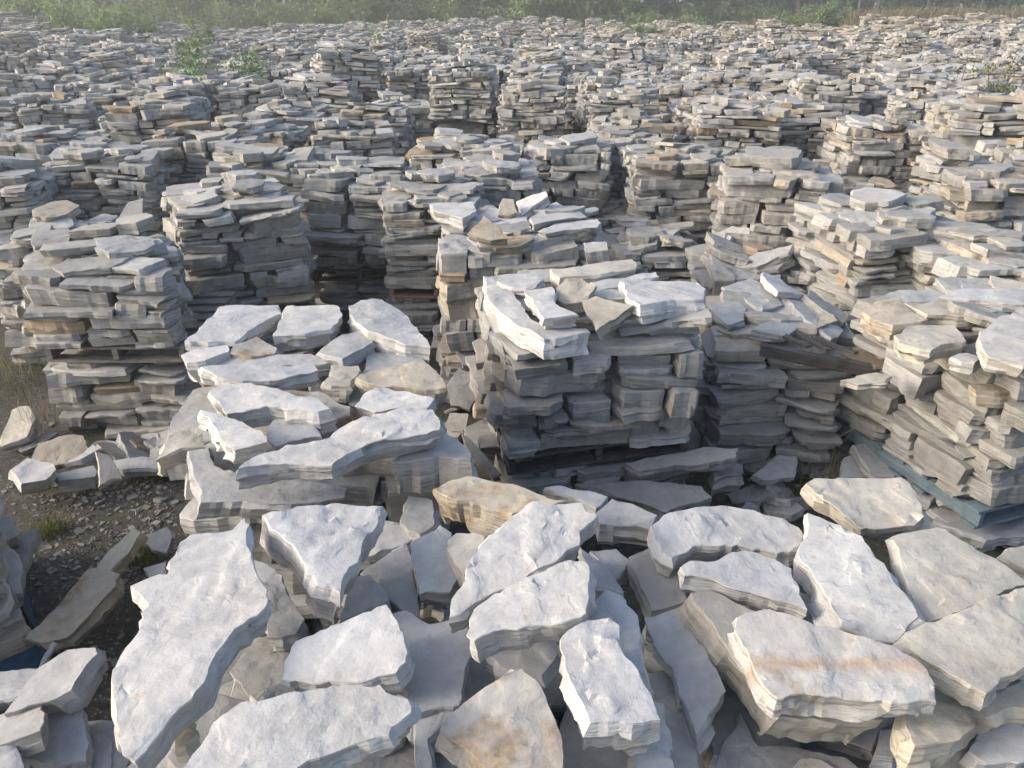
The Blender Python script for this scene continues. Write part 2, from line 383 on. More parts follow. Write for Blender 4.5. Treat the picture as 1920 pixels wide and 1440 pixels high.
def sim_stack(W, D, H, rng, side_var, top_var, rubble=0.0, keep=('front', 'left', 'right'), caps=True, tmul=None, skew=0.0):
    """dry-stacked load: wall faces laid stone by stone, then slabs spread over the top.
    returns (variant, x, y, z_top, rz, tilt_along, tilt_across, (sx, sy, sz), side)"""
    res = []; tm = tmul or rng.choice((.75, .85, .9, 1.0, 1.0, 1.1)); slope = rng.gauss(0, .03); bow = rng.gauss(0, .05); flare = rng.uniform(-.02, .05)
    for side in keep:
        S = W if side == 'front' else D - 0.10
        for v, c, z, L, T, tl in lay_side(S, H - 0.05, rng, side_var, tm):
            sx = L * rng.uniform(.9, 1.0) / v.L; sy = rng.uniform(.85, 1.1); sz = T * rng.uniform(.94, 1.03) / v.T; Dp = v.D * sy
            f = z / max(H, .1); inn = rng.gauss(0, 0.032) - (0.07 if rng.random() < .12 else 0) - flare * math.sin(f * 3.14)
            zz = z + (slope * c + bow * (c * c - .1)) * min(1, f * 2); ta = -math.atan(tl + (slope + 2 * bow * c) * min(1, f * 2)); tb = rng.gauss(0, .045 + rubble * .12)
            if side == 'front': x, y, rz = c, -D / 2 + Dp / 2 + inn, 0
            elif side == 'left': x, y, rz = -W / 2 + Dp / 2 + inn, 0.05 - c, -math.pi / 2
            else: x, y, rz = W / 2 - Dp / 2 - inn, 0.05 + c, math.pi / 2
            res.append((v, x, y, zz, rz + rng.gauss(0, .11 + rubble * .2), ta, tb, (sx, sy, sz), side))
    if caps:
        pts = []; n1 = max(6, int(W * D * 8)); n2 = int(W * D * (3.5 + 3 * rubble))
        for i in range(n1 + n2):
            v = rng.choice(top_var if rng.random() < .55 else side_var); s = rng.uniform(.75, 1.05); rz = rng.gauss(0, .4) + rng.choice((0, 0, math.pi, math.pi / 2)); mx = .45 * v.D * s
            ax, ay = max(.02, W / 2 - mx - .10 * abs(math.cos(rz))), max(.02, D / 2 - mx - .10 * abs(math.sin(rz)))
            best = max(((rng.uniform(-ax, ax), rng.uniform(-ay, ay)) for _ in range(12)), key=lambda q: min(((q[0] - a) ** 2 + (q[1] - b) ** 2 for a, b in pts), default=9)) if i < n1 else (rng.uniform(-ax, ax), rng.uniform(-ay, ay))
            pts.append(best); second = i >= n1
            z = H + rng.uniform(-.03, .035) + ((v.T * s * .9 + rng.uniform(-.01, .03)) if second else 0)
            k = .085 + rubble * .2
            res.append((v, best[0], best[1], z, rz, rng.gauss(0, k), rng.gauss(0, k), (s, s, s), 'top'))
    return [(v, x + skew * (y + D / 2), y, z, rz - (skew * .8 if side in ('left', 'right') else 0), ta, tb, sc, side) for v, x, y, z, rz, ta, tb, sc, side in res]
def put_stones(root, res, z0, rng, dark=1.0):
    for v, x, y, z, rz, ta, tb, s, side in res:
        o = link('stone', v.me, root); o.location = (x, y, z0 + z); o.scale = s
        o.rotation_euler = (tb, ta, rz); t = tone(rng); o.color = (t[0] * dark, t[1] * dark, t[2] * dark, t[3])
def core_mesh(W, D, z0, z1, seed, mat):
    rng = random.Random(seed); vs_ = []; fs = []
    nz = max(2, int((z1 - z0) / 0.15)); ring = []
    for k in range(nz + 1):
        z = z0 + (z1 - z0) * k / nz; r = []
        for (sx, sy) in ((-1, -1), (-.3, -1), (.35, -1), (1, -1), (1, 0), (1, 1), (0, 1), (-1, 1), (-1, 0)):
            r.append(len(vs_)); vs_.append((sx * W / 2 + rng.uniform(-.03, .03), sy * D / 2 + rng.uniform(-.03, .03), z))
        ring.append(r)
    for k in range(nz):
        for i in range(9):
            j = (i + 1) % 9; fs.append((ring[k][i], ring[k][j], ring[k + 1][j], ring[k + 1][i]))
    fs.append(tuple(ring[-1])); fs.append(tuple(reversed(ring[0])))
    return mesh_from('rubble_fill', vs_, fs, mat)
def stone_stack(x, y, rz, W, D, z0, z1, seed, label, group=None, near=True, rubble=0.0, keep=('front', 'left', 'right'), tilt=0.0, tmul=None, skew=0.0):
    rng = random.Random(seed)
    root = empty('stone_stack', (x, y, z0), rz); root.rotation_euler = (0, tilt, rz)
    tag(root, label, 'stone stack', group)
    H = z1 - z0
    res = sim_stack(W, D, H, rng, NEAR_VAR if near else MID_VAR, NEAR_TOP if near else MID_TOP, rubble, keep=keep, tmul=tmul, skew=skew)
    put_stones(root, res, 0, rng)
    co = link('rubble_fill', core_mesh(W - 0.30, D - 0.30, 0.0, max(0.1, H - 0.07), seed, STONE), root); co.color = (0.25, 0.25, 0.25, 0.1); co.location.x = skew * D / 2
    return root
def box(verts, faces, c, s, rot=None):
    k = len(verts)
    for dx in (-.5, .5):
        for dy in (-.5, .5):
            for dz in (-.5, .5):
                v = Vector((dx * s[0], dy * s[1], dz * s[2]))
                if rot: v = rot @ v
                verts.append((c[0] + v.x, c[1] + v.y, c[2] + v.z))
    for f in ((0, 1, 3, 2), (4, 6, 7, 5), (0, 4, 5, 1), (2, 3, 7, 6), (0, 2, 6, 4), (1, 5, 7, 3)): faces.append(tuple(k + i for i in f))
def plank(name, L, w, t, mat, seed):
    rng = random.Random(seed); n = 7; vs_ = []; fs = []
    bx_, bz = rng.uniform(-.004, .004), rng.uniform(-.012, .008)
    for i in range(n):
        u = i / (n - 1); x = (u - .5) * L; oy = bx_ * math.sin(u * 3) + rng.uniform(-.0015, .0015); oz = bz * math.sin(u * 3.14)
        for (a, b) in ((-1, -1), (1, -1), (1, 1), (-1, 1)):
            vs_.append((x + (rng.uniform(-.006, .006) if i in (0, n - 1) else 0), a * w / 2 + oy, b * t / 2 + oz))
    for i in range(n - 1):
        for k in range(4):
            a, b = i * 4 + k, i * 4 + (k + 1) % 4; fs.append((a, b, b + 4, a + 4))
    fs.append((3, 2, 1, 0)); e = (n - 1) * 4; fs.append((e, e + 1, e + 2, e + 3))
    return mesh_from(name, vs_, fs, mat)
def pallet(x, y, rz, W, D, z_top, label, mat, tilt=(0, 0), seed=1, group='wooden pallets under the stone stacks'):
    """boards run along x; three stringers run front to back; 0.125 high"""
    root = empty('wooden_pallet', (x, y, z_top - 0.125), rz); root.rotation_euler = (tilt[0], tilt[1], rz); tag(root, label, 'pallet', group)
    pl = plank('board', W, 0.105, 0.018, mat, seed); st = plank('stringer', D, 0.042, 0.085, mat, seed + 1)
    n = 7
    for i in range(n):
        o = link('board', pl, root); o.location = (0, -D / 2 + 0.055 + (D - .11) * i / (n - 1), 0.116)
    for i in (0, 2, 3, 4, 6):
        o = link('board', pl, root); o.location = (0, -D / 2 + 0.055 + (D - .11) * i / (n - 1), 0.0095); 
    for i in range(3):
        o = link('stringer', st, root); o.rotation_euler = (0, 0, math.pi / 2); o.location = ((i - 1) * (W / 2 - 0.03), 0, 0.0625)
    return root

# ------------------------------------------------------------------ ground and terrain
def terrain_h(x, y):
    h = 0.03 * noise.noise((x * .6, y * .6, 0)) + 0.012 * noise.noise((x * 2.5, y * 2.5, 4))
    d = y
    h += 0.45 * sst(9, 24, x) * sst(12, 24, d)                       # the yard rises to the right
    h += 1.1 * sst(14, 30, x) * sst(44, 56, d) * (1 - 0.0) + 0.35 * noise.noise((x * .12, y * .2, 7)) * sst(50, 60, d)
    h += 1.15 * sst(16, 26, -x) * sst(34, 44, d) * (1 - sst(52, 60, d))
    return h
def build_ground():
    ys = [-6, -3] + [i * 0.35 for i in range(0, 30)] + [10.5 + 1.5 * i for i in range(40)] + [72, 78, 85, 95, 110, 140, 200, 320, 520]
    vs_ = []; fs = []; n = 90
    for y in ys:
        hw = 8 + max(0, y) * 1.25
        for i in range(n + 1):
            x = (i / n * 2 - 1) * hw; vs_.append((x, y, terrain_h(x, y)))
    for r in range(len(ys) - 1):
        for i in range(n):
            a = r * (n + 1) + i; fs.append((a, a + 1, a + n + 2, a + n + 1))
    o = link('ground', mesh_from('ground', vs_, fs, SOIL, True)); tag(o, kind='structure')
build_ground()

# ------------------------------------------------------------------ named stacks near the camera
OCC = []     # (x, y, radius) of what stands there already
def edge(xl, xr, yl, z, yr=None):
    a = at(xl, yl, z); b = at(xr, yl if yr is None else yr, z); d = b - a
    return a, b, d.length, math.atan2(d.y, d.x)
def named(xl, xr, yl, z1, zb, D, seed, label, yr=None, lower=None, rubble=0.0, W=None, pal=None, near=True, tilt=0.0, ptilt=(0, 0), tmul=None, skew=0.0, group='stone stacks standing nearest the camera'):
    a, b, w, rz = edge(xl, xr, yl, z1, yr); w = W or w
    ux = Vector((math.cos(rz), math.sin(rz))); uy = Vector((-ux.y, ux.x)); mid = (a + b) / 2
    c = Vector((mid.x, mid.y)) + uy * D / 2
    OCC.append((c.x, c.y, 0.5 * max(w, D)))
    stone_stack(c.x, c.y, rz, w, D, zb, z1, seed, label, group, near, rubble, tilt=tilt, tmul=tmul, skew=skew)
    if pal: pallet(c.x, c.y, rz, w * 0.98, D * 0.98, zb, pal[1], pal[0], ptilt, seed)
    if lower:
        zl = zb - (0.125 if pal else 0.0)
        stone_stack(c.x + 0.01, c.y + 0.01, rz + 0.03, w * 1.0, D, 0.0, zl - 0.015, seed + 500, lower, 'lower tiers of stone under the stacks', near, skew=skew)
    return c, w, rz
def report(*a): pass

NS = 'stone stacks standing nearest the camera'
# left column: two tiers with a grey pallet between them
named(32, 318, 512, 1.30, 0.74, 1.2, 101, 'two-tier stone stack at the left edge, upper tier with dipped middle', skew=-.42, tmul=.95, lower='lower tier of weathered stones under the leftmost near stack', pal=(WOOD, 'thin grey pallet squeezed between the tiers of the leftmost near stack'), ptilt=(0, 0.0))
named(330, 572, 388, 1.42, 0.50, 1.15, 102, 'leaning stack of long thin stones left of centre behind the front pile', yr=374, skew=-.2, tmul=1.0, lower='dark lower tier below the leaning left-centre stack', pal=(WOOD, 'tilted grey pallet under the leaning left-centre stack'), tilt=-0.02, ptilt=(0, -0.05))
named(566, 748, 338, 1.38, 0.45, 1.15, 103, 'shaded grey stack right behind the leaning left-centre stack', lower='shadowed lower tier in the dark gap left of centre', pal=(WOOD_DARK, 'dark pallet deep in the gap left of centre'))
named(712, 905, 372, 1.36, 0.50, 1.1, 104, 'stack with brownish courses just left of the white-topped centre stack', lower='lower tier beside the reddish board left of centre', pal=(WOOD_RED, 'reddish weathered pallet at the foot of the stack left of centre'), ptilt=(0, 0.06))
named(815, 1008, 330, 1.40, 0.50, 1.1, 105, 'stack with a tan capping stone behind the white-topped centre stack')
named(762, 965, 280, 1.42, 0.45, 1.1, 106, 'stack with a bright white corner slab, upper middle')
named(998, 1150, 282, 1.40, 0.45, 1.1, 107, 'regular grey stack right of the narrow dark alley, upper middle')
named(1142, 1222, 268, 1.35, 0.4, 1.1, 108, 'narrow stack half hidden between two larger ones right of centre', W=0.8)
named(1218, 1338, 300, 1.40, 0.3, 1.1, 109, 'tall stack with rusty corner behind the round-sided right-centre stack', W=1.0)
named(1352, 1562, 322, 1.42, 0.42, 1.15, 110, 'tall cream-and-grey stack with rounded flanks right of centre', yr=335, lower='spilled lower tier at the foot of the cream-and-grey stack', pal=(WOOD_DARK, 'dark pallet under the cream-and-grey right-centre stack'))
named(1622, 1862, 436, 1.36, 0.3, 1.15, 111, 'broad pale stack on the right with a wide cracked cap slab', yr=425)
named(1822, 1960, 330, 1.45, 0.3, 1.15, 112, 'creamy stack cut by the right edge of the frame, upper of two')
named(1848, 2020, 500, 1.30, 0.3, 1.0, 132, 'small bright stack cut by the right edge above the rounded slab', W=0.8)
named(88, 282, 300, 1.38, 0.3, 1.15, 113, 'squared grey stack with a loose upright shard on its right, upper left', skew=-.3)
named(-60, 88, 268, 1.38, 0.3, 1.15, 114, 'stack cut by the left edge with brown-tinged courses')
named(1602, 1748, 240, 1.40, 0.4, 1.15, 115, 'neat grey stack with even courses, upper right')
# low single tiers and rubble
named(1345, 1600, 655, 0.92, 0.0, 1.15, 116, 'dark single-tier stack under the broken pallet right of centre', rubble=0.55, yr=668, tmul=.85)
named(1155, 1330, 470, 0.72, 0.0, 1.1, 117, 'low rubble-topped stack between the centre stack and the cream-and-grey one', rubble=0.5)
named(1345, 1600, 520, 0.78, 0.0, 1.1, 118, 'low tumbled stack with rusty slabs behind the broken pallet', rubble=0.6)
named(1030, 1215, 405, 0.68, 0.0, 1.1, 119, 'low collapsed stack in the hollow right of the white-topped centre stack', rubble=0.5)
named(1560, 1700, 370, 0.62, 0.0, 1.1, 133, 'low spilled stack in the hollow behind the broad pale stack', rubble=0.6)
named(-40, 120, 462, 1.10, 0.0, 1.1, 120, 'stack with tilted light slabs behind the leftmost near stack', rubble=0.35)
# the white-topped centre stack and the big front-centre stack
named(822, 1142, 470, 1.30, 0.48, 1.15, 121, 'thick-stoned centre stack capped with white blocks', tmul=1.3, lower='dark lower tier below the white-capped centre stack', yr=466)
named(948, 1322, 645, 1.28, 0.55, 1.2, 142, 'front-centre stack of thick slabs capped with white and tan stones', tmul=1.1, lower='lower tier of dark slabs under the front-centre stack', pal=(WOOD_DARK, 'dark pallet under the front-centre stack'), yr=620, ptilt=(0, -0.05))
# front left pile body, foreground bodies
named(345, 842, 905, 1.13, 0.0, 1.35, 163, 'front left stack buried under big pale slabs', W=1.15, tmul=1.4, skew=-.28)
def body(x, y, rz, W, D, z1, seed, label):
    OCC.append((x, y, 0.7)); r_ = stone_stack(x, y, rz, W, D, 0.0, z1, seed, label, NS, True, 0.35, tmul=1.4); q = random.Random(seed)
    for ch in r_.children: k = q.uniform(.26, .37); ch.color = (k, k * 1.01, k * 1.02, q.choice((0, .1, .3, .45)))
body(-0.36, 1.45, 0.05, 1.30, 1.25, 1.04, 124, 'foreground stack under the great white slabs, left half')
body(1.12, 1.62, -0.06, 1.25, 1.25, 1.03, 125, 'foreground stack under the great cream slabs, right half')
# right stack on the blue pallet: its left flank runs back from the corner near (1840, 965)
fl = at(1838, 958, 0.36); bl = at(1616, 812, 0.36); e = (bl - fl); e2 = Vector((e.x, e.y)); D_ = 1.22
uy = e2.normalized(); ux = Vector((uy.y, -uy.x)); rzR = math.atan2(ux.y, ux.x)
cR = Vector((fl.x, fl.y)) + ux * 0.62 + uy * D_ / 2
OCC.append((cR.x, cR.y, .75))
stone_stack(cR.x, cR.y, rzR, 1.24, D_, 0.36, 1.26, 126, 'pale layered stack on a blue pallet at the right edge', NS, tmul=.95)
pallet(cR.x, cR.y, rzR, 1.26, D_ + .02, 0.36, 'light blue painted pallet under the right-hand stack', WOOD_BLUE, (0, 0), 7)
stone_stack(cR.x + .03, cR.y + .03, rzR, 1.2, 1.15, 0.0, 0.20, 127, 'thin lower tier of slabs under the blue pallet', 'lower tiers of stone under the stacks')
# left edge stack wrapped in blue plastic
aL = R(38); uxL = Vector((math.cos(aL), math.sin(aL))); uyL = Vector((-uxL.y, uxL.x))
cL = Vector((-2.36, 2.80)) - uxL * 0.6 + uyL * 0.5
stone_stack(cL.x, cL.y, aL, 1.2, 1.0, 0.16, 0.98, 128, 'shaded stack cut by the left edge above blue plastic', NS, tmul=1.3)
OCC.append((cL.x, cL.y, .6))
def wrap_mesh(W, D, h):
    rng = random.Random(5); vs_ = []; fs = []; n = 48; k = 5
    for j in range(k + 1):
        for i in range(n):
            a = 2 * math.pi * i / n; c, s = math.cos(a), math.sin(a); q = max(abs(c), abs(s))
            f = 1 + 0.035 * noise.noise((c * 5, s * 5, j * .8)) + (0.03 if j == 0 else 0)
            vs_.append((c / q * W / 2 * f, s / q * D / 2 * f, h * j / k + (0.05 * noise.noise((c * 4, s * 4, 2)) if j == k else 0)))
    for j in range(k):
        for i in range(n): a = j * n + i; b = j * n + (i + 1) % n; fs.append((a, b, b + n, a + n))
    fs.append(tuple(reversed(range(n))))
    return mesh_from('plastic_wrap', vs_, fs, TARP, True, R(60))
w_ = link('plastic_wrap', wrap_mesh(1.24, 1.04, 0.24)); w_.location = (cL.x, cL.y, 0.0); w_.rotation_euler = (0, 0, aL)
tag(w_, 'crumpled dark blue plastic round the foot of the left-edge stack', 'plastic wrap')
# low stack at the very bottom left
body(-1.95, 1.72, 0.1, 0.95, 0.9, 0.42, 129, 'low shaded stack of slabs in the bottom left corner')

# ------------------------------------------------------------------ individual slabs (outline in photo pixels laid on a plane of its own height and tilt)
def slab(pts, z, th, col, label, sx=0.0, sy=0.0, ext=None, group=None, ripple=None, name='flat_stone', relief=1.0, step=None, cat='stone', mat=None):
    cx = sum(p[0] for p in pts) / len(pts); cy = sum(p[1] for p in pts) / len(pts)
    rt = random.Random(int(cx * 31 + cy)); sx += rt.gauss(0, .05); sy += rt.gauss(0, .05)
    C = at(cx, cy, z); nrm = Vector((-sx, -sy, 1)).normalized(); W3 = []
    for p in pts:
        d = ray(*p); t = (C - cam.location).dot(nrm) / d.dot(nrm); W3.append(Vector(cam.location) + d * t)
    e1 = Vector((1, 0, sx)).normalized(); e2 = nrm.cross(e1)
    P2 = [((w - C).dot(e1), (w - C).dot(e2)) for w in W3]
    M = Matrix((e1, e2, nrm)).transposed()
    if ext:
        B = at(cx + ext[0], cy + ext[1], z - th); sh = M.transposed() @ (B - C)
    else: sh = Vector((0, 0, -th))
    dist = (C - Vector(cam.location)).length
    seed = int(abs(cx * 7 + cy * 13)) % 9973
    st = step or max(0.016, 0.0085 * dist)
    me = slab_mesh(name, P2, sh, seed, st, 0.006, relief, 4, min(0.014, th * 0.14), 0.002, ripple, mat)
    o = link(name, me); M4 = M.to_4x4(); M4.translation = C; o.matrix_world = M4
    k = random.Random(seed).uniform(0.95, 1.05); o.color = (col[0] * k, col[1] * k, col[2] * k, col[3])
    tag(o, label, cat, group); return o
G1 = 'great slabs in the foreground'
slab([(457,967),(467,981),(463,1020),(471,1037),(482,1076),(502,1121),(497,1140),(439,1177),(407,1222),(390,1260),(337,1324),(296,1376),(251,1425),(229,1414),(216,1342),(208,1271),(232,1211),(255,1185),(262,1144),(276,1132),(262,1110),(242,1093),(259,1084),(296,1071),(311,1072),(315,1050),(337,1016),(356,1001),(405,997),(435,990)], 1.42, .10, WHITE, 'largest white slab, left foreground, with a beak-like point on its left side', sx=.10, sy=.05, group=G1, relief=1.3)
slab([(491,962),(532,956),(555,945),(630,939),(719,946),(706,985),(688,1000),(671,1054),(655,1062),(638,1112),(630,1105),(594,1093),(585,1076),(536,1012)], 1.42, .15, WHITE, 'white wedge-shaped slab with a rough cream left face', sx=-.05, sy=.12, ext=(-10, 62), group=G1)
slab([(527,1272),(532,1237),(553,1200),(600,1179),(637,1166),(681,1147),(724,1132),(739,1155),(756,1185),(764,1222),(761,1241),(742,1262),(679,1277),(637,1277)], 1.36, .08, WHITE, 'smooth white slab with a rust spot behind the bottom-edge slab', sy=.12, group=G1, relief=.6)
slab([(335,1450),(390,1376),(397,1354),(439,1327),(487,1316),(551,1297),(600,1290),(645,1281),(712,1282),(724,1297),(765,1307),(771,1335),(735,1363),(729,1380),(600,1425),(560,1442),(500,1475),(380,1490)], 1.45, .10, WHITE, 'brightest white slab with a stained front face, at the bottom edge', sy=.10, group=G1, relief=.8)
slab([(844,1140),(847,1121),(866,1095),(874,1065),(896,1031),(930,997),(960,964),(997,939),(1035,947),(1091,940),(1099,960),(1121,966),(1087,997),(1087,1020),(1042,1054),(975,1091),(911,1117),(877,1140),(859,1155),(844,1159)], 1.43, .09, WHITE, 'long white slab slanting across the centre of the foreground', sx=.05, sy=.16, group=G1)
slab([(879,1162),(889,1140),(926,1110),(975,1087),(1027,1065),(1046,1054),(1099,1047),(1106,1076),(1102,1132),(1099,1151),(1012,1170),(930,1181),(889,1204),(874,1192)], 1.46, .10, WHITE, 'white pointed slab lying over the long slanting slab', sy=.08, ext=(8, 40), group=G1, relief=1.3)
slab([(1050,1200),(1065,1181),(1102,1162),(1144,1155),(1162,1170),(1162,1211),(1185,1241),(1204,1275),(1230,1324),(1239,1350),(1207,1356),(1162,1352),(1106,1357),(1091,1316),(1065,1271)], 1.44, .15, WHITE, 'boxy white block with a square front end, centre foreground', sy=.10, ext=(-20, 66), group=G1)
slab([(825,1372),(832,1350),(862,1324),(911,1286),(979,1254),(994,1267),(1016,1290),(1027,1316),(1042,1350),(1056,1399),(1056,1440),(1050,1478),(930,1478),(907,1436),(862,1399)], 1.38, .12, STAIN, 'grey slab with a brown-stained peak at the bottom centre', sy=.22, ext=(-22, 45), group=G1)
slab([(1381,1158),(1401,1148),(1441,1142),(1502,1160),(1570,1176),(1623,1194),(1675,1210),(1715,1235),(1739,1259),(1754,1283),(1756,1315),(1703,1319),(1623,1311),(1582,1307),(1510,1299),(1458,1309),(1429,1283),(1401,1222),(1377,1182)], 1.43, .10, (0.42, .42, .415, .45), 'pale slab with an orange-brown band across it, right foreground', sx=-.02, sy=.10, group=G1, mat=STONE_BAND)
slab([(1297,1108),(1333,1104),(1380,1125),(1420,1145),(1560,1230),(1655,1352),(1460,1345),(1447,1330),(1400,1250),(1340,1170)], 1.30, .16, (0.41, .39, .345, .5), 'thick slab with a tan left flank under the banded slab', sy=.05, ext=(-38, 55), group=G1)
slab([(1276,1061),(1292,1051),(1349,1045),(1373,1031),(1409,1028),(1441,1041),(1486,1061),(1498,1090),(1516,1138),(1478,1124),(1421,1110),(1341,1086),(1284,1077)], 1.36, .09, WHITE, 'white slab with a level front edge below the rippled stone', sy=.10, group=G1)
slab([(1514,961),(1554,977),(1599,997),(1631,1025),(1659,1057),(1683,1098),(1711,1130),(1723,1158),(1699,1186),(1679,1204),(1623,1192),(1576,1174),(1574,1156),(1554,1122),(1526,1077),(1498,1045),(1502,1013),(1514,1001)], 1.36, .10, (0.40, .41, .42, .3), 'tall bluish slab leaning between its neighbours, right foreground', sx=.10, sy=.15, ext=(-16, 44), group=G1)
slab([(1220,985),(1244,963),(1301,949),(1365,943),(1413,953),(1470,969),(1498,985),(1508,1001),(1498,1029),(1458,1037),(1413,1029),(1361,1021),(1305,1023),(1260,1045),(1240,1033),(1228,1009)], 1.33, .10, WHITER, 'rippled whale-shaped slab, right of centre', sy=.14, ripple=(.9, .35, .0022, 130), group=G1)
slab([(1510,908),(1526,899),(1623,898),(1687,900),(1703,912),(1719,937),(1731,973),(1715,985),(1663,989),(1615,991),(1582,969),(1542,941)], 1.32, .09, CREAM, 'cream slab with a straight back edge, topmost on the right', sy=.10, ext=(-3, 26), group=G1)
slab([(1675,1009),(1723,993),(1772,990),(1800,1009),(1848,1033),(1897,1065),(1935,1095),(1864,1122),(1804,1146),(1731,1168),(1725,1142),(1703,1086)], 1.36, .12, (0.42, .415, .39, .35), 'cream slab with rust spots along its left edge, right foreground', sy=.08, ext=(-30, 22), group=G1)
slab([(1679,1202),(1735,1166),(1804,1148),(1864,1118),(1920,1100),(1970,1110),(1970,1230),(1920,1251),(1880,1267),(1852,1295),(1784,1263),(1723,1226)], 1.41, .09, CREAM, 'cream slab running out of the right edge with a pointed front corner', sy=.10, group=G1)
slab([(1695,1350),(1760,1270),(1850,1300),(1930,1260),(1950,1320),(1850,1340),(1790,1390),(1715,1400)], 1.27, .11, CREAMR, 'tan-edged slab under the pointed cream slab at the right edge', group=G1)
slab([(1816,1405),(1832,1375),(1884,1343),(1912,1355),(1945,1380),(1930,1425),(1850,1430)], 1.20, .10, GREY, 'small layered grey slab in the bottom right corner', group=G1)
slab([(1208,1158),(1284,1138),(1300,1182),(1325,1222),(1361,1299),(1329,1343),(1306,1383),(1260,1251),(1220,1194)], 1.20, .08, GREY, 'grey slab sloping down left of the tan-flanked slab', sx=.18, group=G1)
slab([(1216,1262),(1264,1255),(1284,1295),(1309,1396),(1312,1440),(1302,1475),(1240,1475),(1215,1380)], 1.14, .07, (0.33, .32, .30, .6), 'thin grey slab with a rusty right edge at the bottom', sx=-.1, group=G1)
slab([(1100,1160),(1136,1110),(1165,1122),(1196,1160),(1200,1230),(1225,1310),(1180,1300),(1120,1220)], 1.31, .10, WHITE, 'white slab tucked behind the boxy white block', sy=.1, group=G1)
slab([(737,1150),(761,1144),(806,1168),(840,1159),(877,1162),(885,1211),(877,1237),(861,1320),(810,1327),(771,1335),(761,1290),(712,1278),(755,1240)], 1.24, .12, GREY, 'grey block in shade between the smooth slab and the stained peak', sy=.06, group=G1)
slab([(769,1016),(780,1009),(825,986),(847,1001),(840,1024),(862,1080),(844,1110),(787,1112),(780,1069)], 1.24, .12, GREY, 'grey stone with a pinched top left of the long slanting slab', sy=.25, group=G1)
slab([(840,1012),(855,999),(911,1005),(896,1031),(870,1080),(844,1042)], 1.28, .10, CREAM, 'small cream stone half under the long slanting slab', sx=.15, group=G1)
slab([(812,920),(840,903),(875,893),(905,896),(960,906),(1010,925),(1062,940),(1035,950),(990,955),(960,965),(900,945),(857,938),(830,928)], 1.36, .17, TAN, 'thick boxy stone with brown stains behind the long slanting slab', sy=.06, ext=(-2, 62), group=G1)
slab([(1114,964),(1147,934),(1185,943),(1234,967),(1219,990),(1125,981)], 1.18, .10, GREY, 'grey slab with a dark layered front right of the long slanting slab', group=G1)
slab([(1020,915),(1050,909),(1087,921),(1140,934),(1117,956),(1087,939)], 1.05, .08, GREY, 'grey slab behind the brown-stained boxy stone', group=G1)
slab([(1087,1024),(1106,1035),(1144,1072),(1168,1114),(1106,1099),(1099,1050)], 1.24, .07, GREY, 'small triangular slab right of the white pointed slab', sx=-.1, group=G1)
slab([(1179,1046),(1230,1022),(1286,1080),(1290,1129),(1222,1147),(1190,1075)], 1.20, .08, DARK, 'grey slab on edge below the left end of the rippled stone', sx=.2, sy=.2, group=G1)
slab([(1106,1035),(1155,1030),(1181,1050),(1172,1070),(1155,1087),(1120,1050)], 1.16, .08, GREY, 'small flat grey stone in the hollow right of the slanting slab', group=G1)
slab([(911,1226),(949,1215),(1042,1200),(1046,1230),(1016,1269),(937,1249)], 1.24, .09, GREY, 'grey slab in shade under the white pointed slab', group=G1)
slab([(470,1050),(530,1080),(572,1160),(555,1185),(500,1190),(480,1120)], 1.16, .08, GREY, 'shaded slab in the gap left of the wedge-shaped slab', group=G1)
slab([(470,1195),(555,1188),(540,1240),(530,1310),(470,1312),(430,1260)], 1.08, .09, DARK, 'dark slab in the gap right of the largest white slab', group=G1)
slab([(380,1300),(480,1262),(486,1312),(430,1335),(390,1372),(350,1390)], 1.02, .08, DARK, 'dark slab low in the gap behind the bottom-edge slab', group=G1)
slab([(324,1380),(360,1337),(354,1361),(371,1380),(349,1402),(328,1406)], 1.25, .05, CREAMR, 'small cream shard under the lower tip of the largest slab', group=G1, cat='stone shard', name='stone_shard')
slab([(637,1159),(649,1080),(694,1076),(720,1099),(727,1125),(682,1144)], 1.20, .10, GREY, 'small grey stone right of the wedge-shaped slab', group=G1)
slab([(675,1074),(761,1016),(772,1042),(784,1117),(786,1155),(750,1144),(727,1125),(718,1099)], 1.14, .10, GREY, 'grey slab in shade between the wedge slab and the pinched stone', sx=-.1, group=G1)
slab([(690,1042),(694,1012),(712,971),(750,975),(791,999),(765,1016)], 1.14, .09, GREY, 'layered grey slab right of the wedge slab below the front left stack', group=G1)
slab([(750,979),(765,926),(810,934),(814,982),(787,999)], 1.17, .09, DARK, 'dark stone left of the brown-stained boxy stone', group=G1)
slab([(774,1342),(859,1324),(832,1350),(802,1384),(812,1450),(776,1450)], 1.22, .09, GREY, 'grey slab end left of the stained peak at the bottom edge', group=G1)
slab([(1222,1312),(1245,1316),(1256,1387),(1265,1445),(1180,1460),(1190,1440)], 1.22, .08, WHITE, 'narrow white slab edge right of the boxy block', group=G1)
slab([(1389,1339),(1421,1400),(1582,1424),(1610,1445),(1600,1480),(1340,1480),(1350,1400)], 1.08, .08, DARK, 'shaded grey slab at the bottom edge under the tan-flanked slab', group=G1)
slab([(1651,1367),(1695,1363),(1699,1384),(1675,1420),(1639,1416)], 1.10, .08, GREY, 'small grey stone in the dark gap at the bottom right', group=G1)
slab([(1872,1049),(1888,1033),(1920,1025),(1950,1040),(1940,1085),(1905,1068)], 1.22, .10, CREAMR, 'small rough stone at the right edge beside the rust-spotted slab', group=G1)
G2 = 'slabs topping the front left stack'
slab([(446,880),(470,858),(522,845),(536,834),(612,823),(640,800),(695,779),(740,769),(812,769),(824,808),(768,820),(705,830),(660,848),(622,872),(560,868),(522,868)], 1.40, .11, WHITE, 'long bent white stone across the front left stack', ext=(2, 34), group=G2)
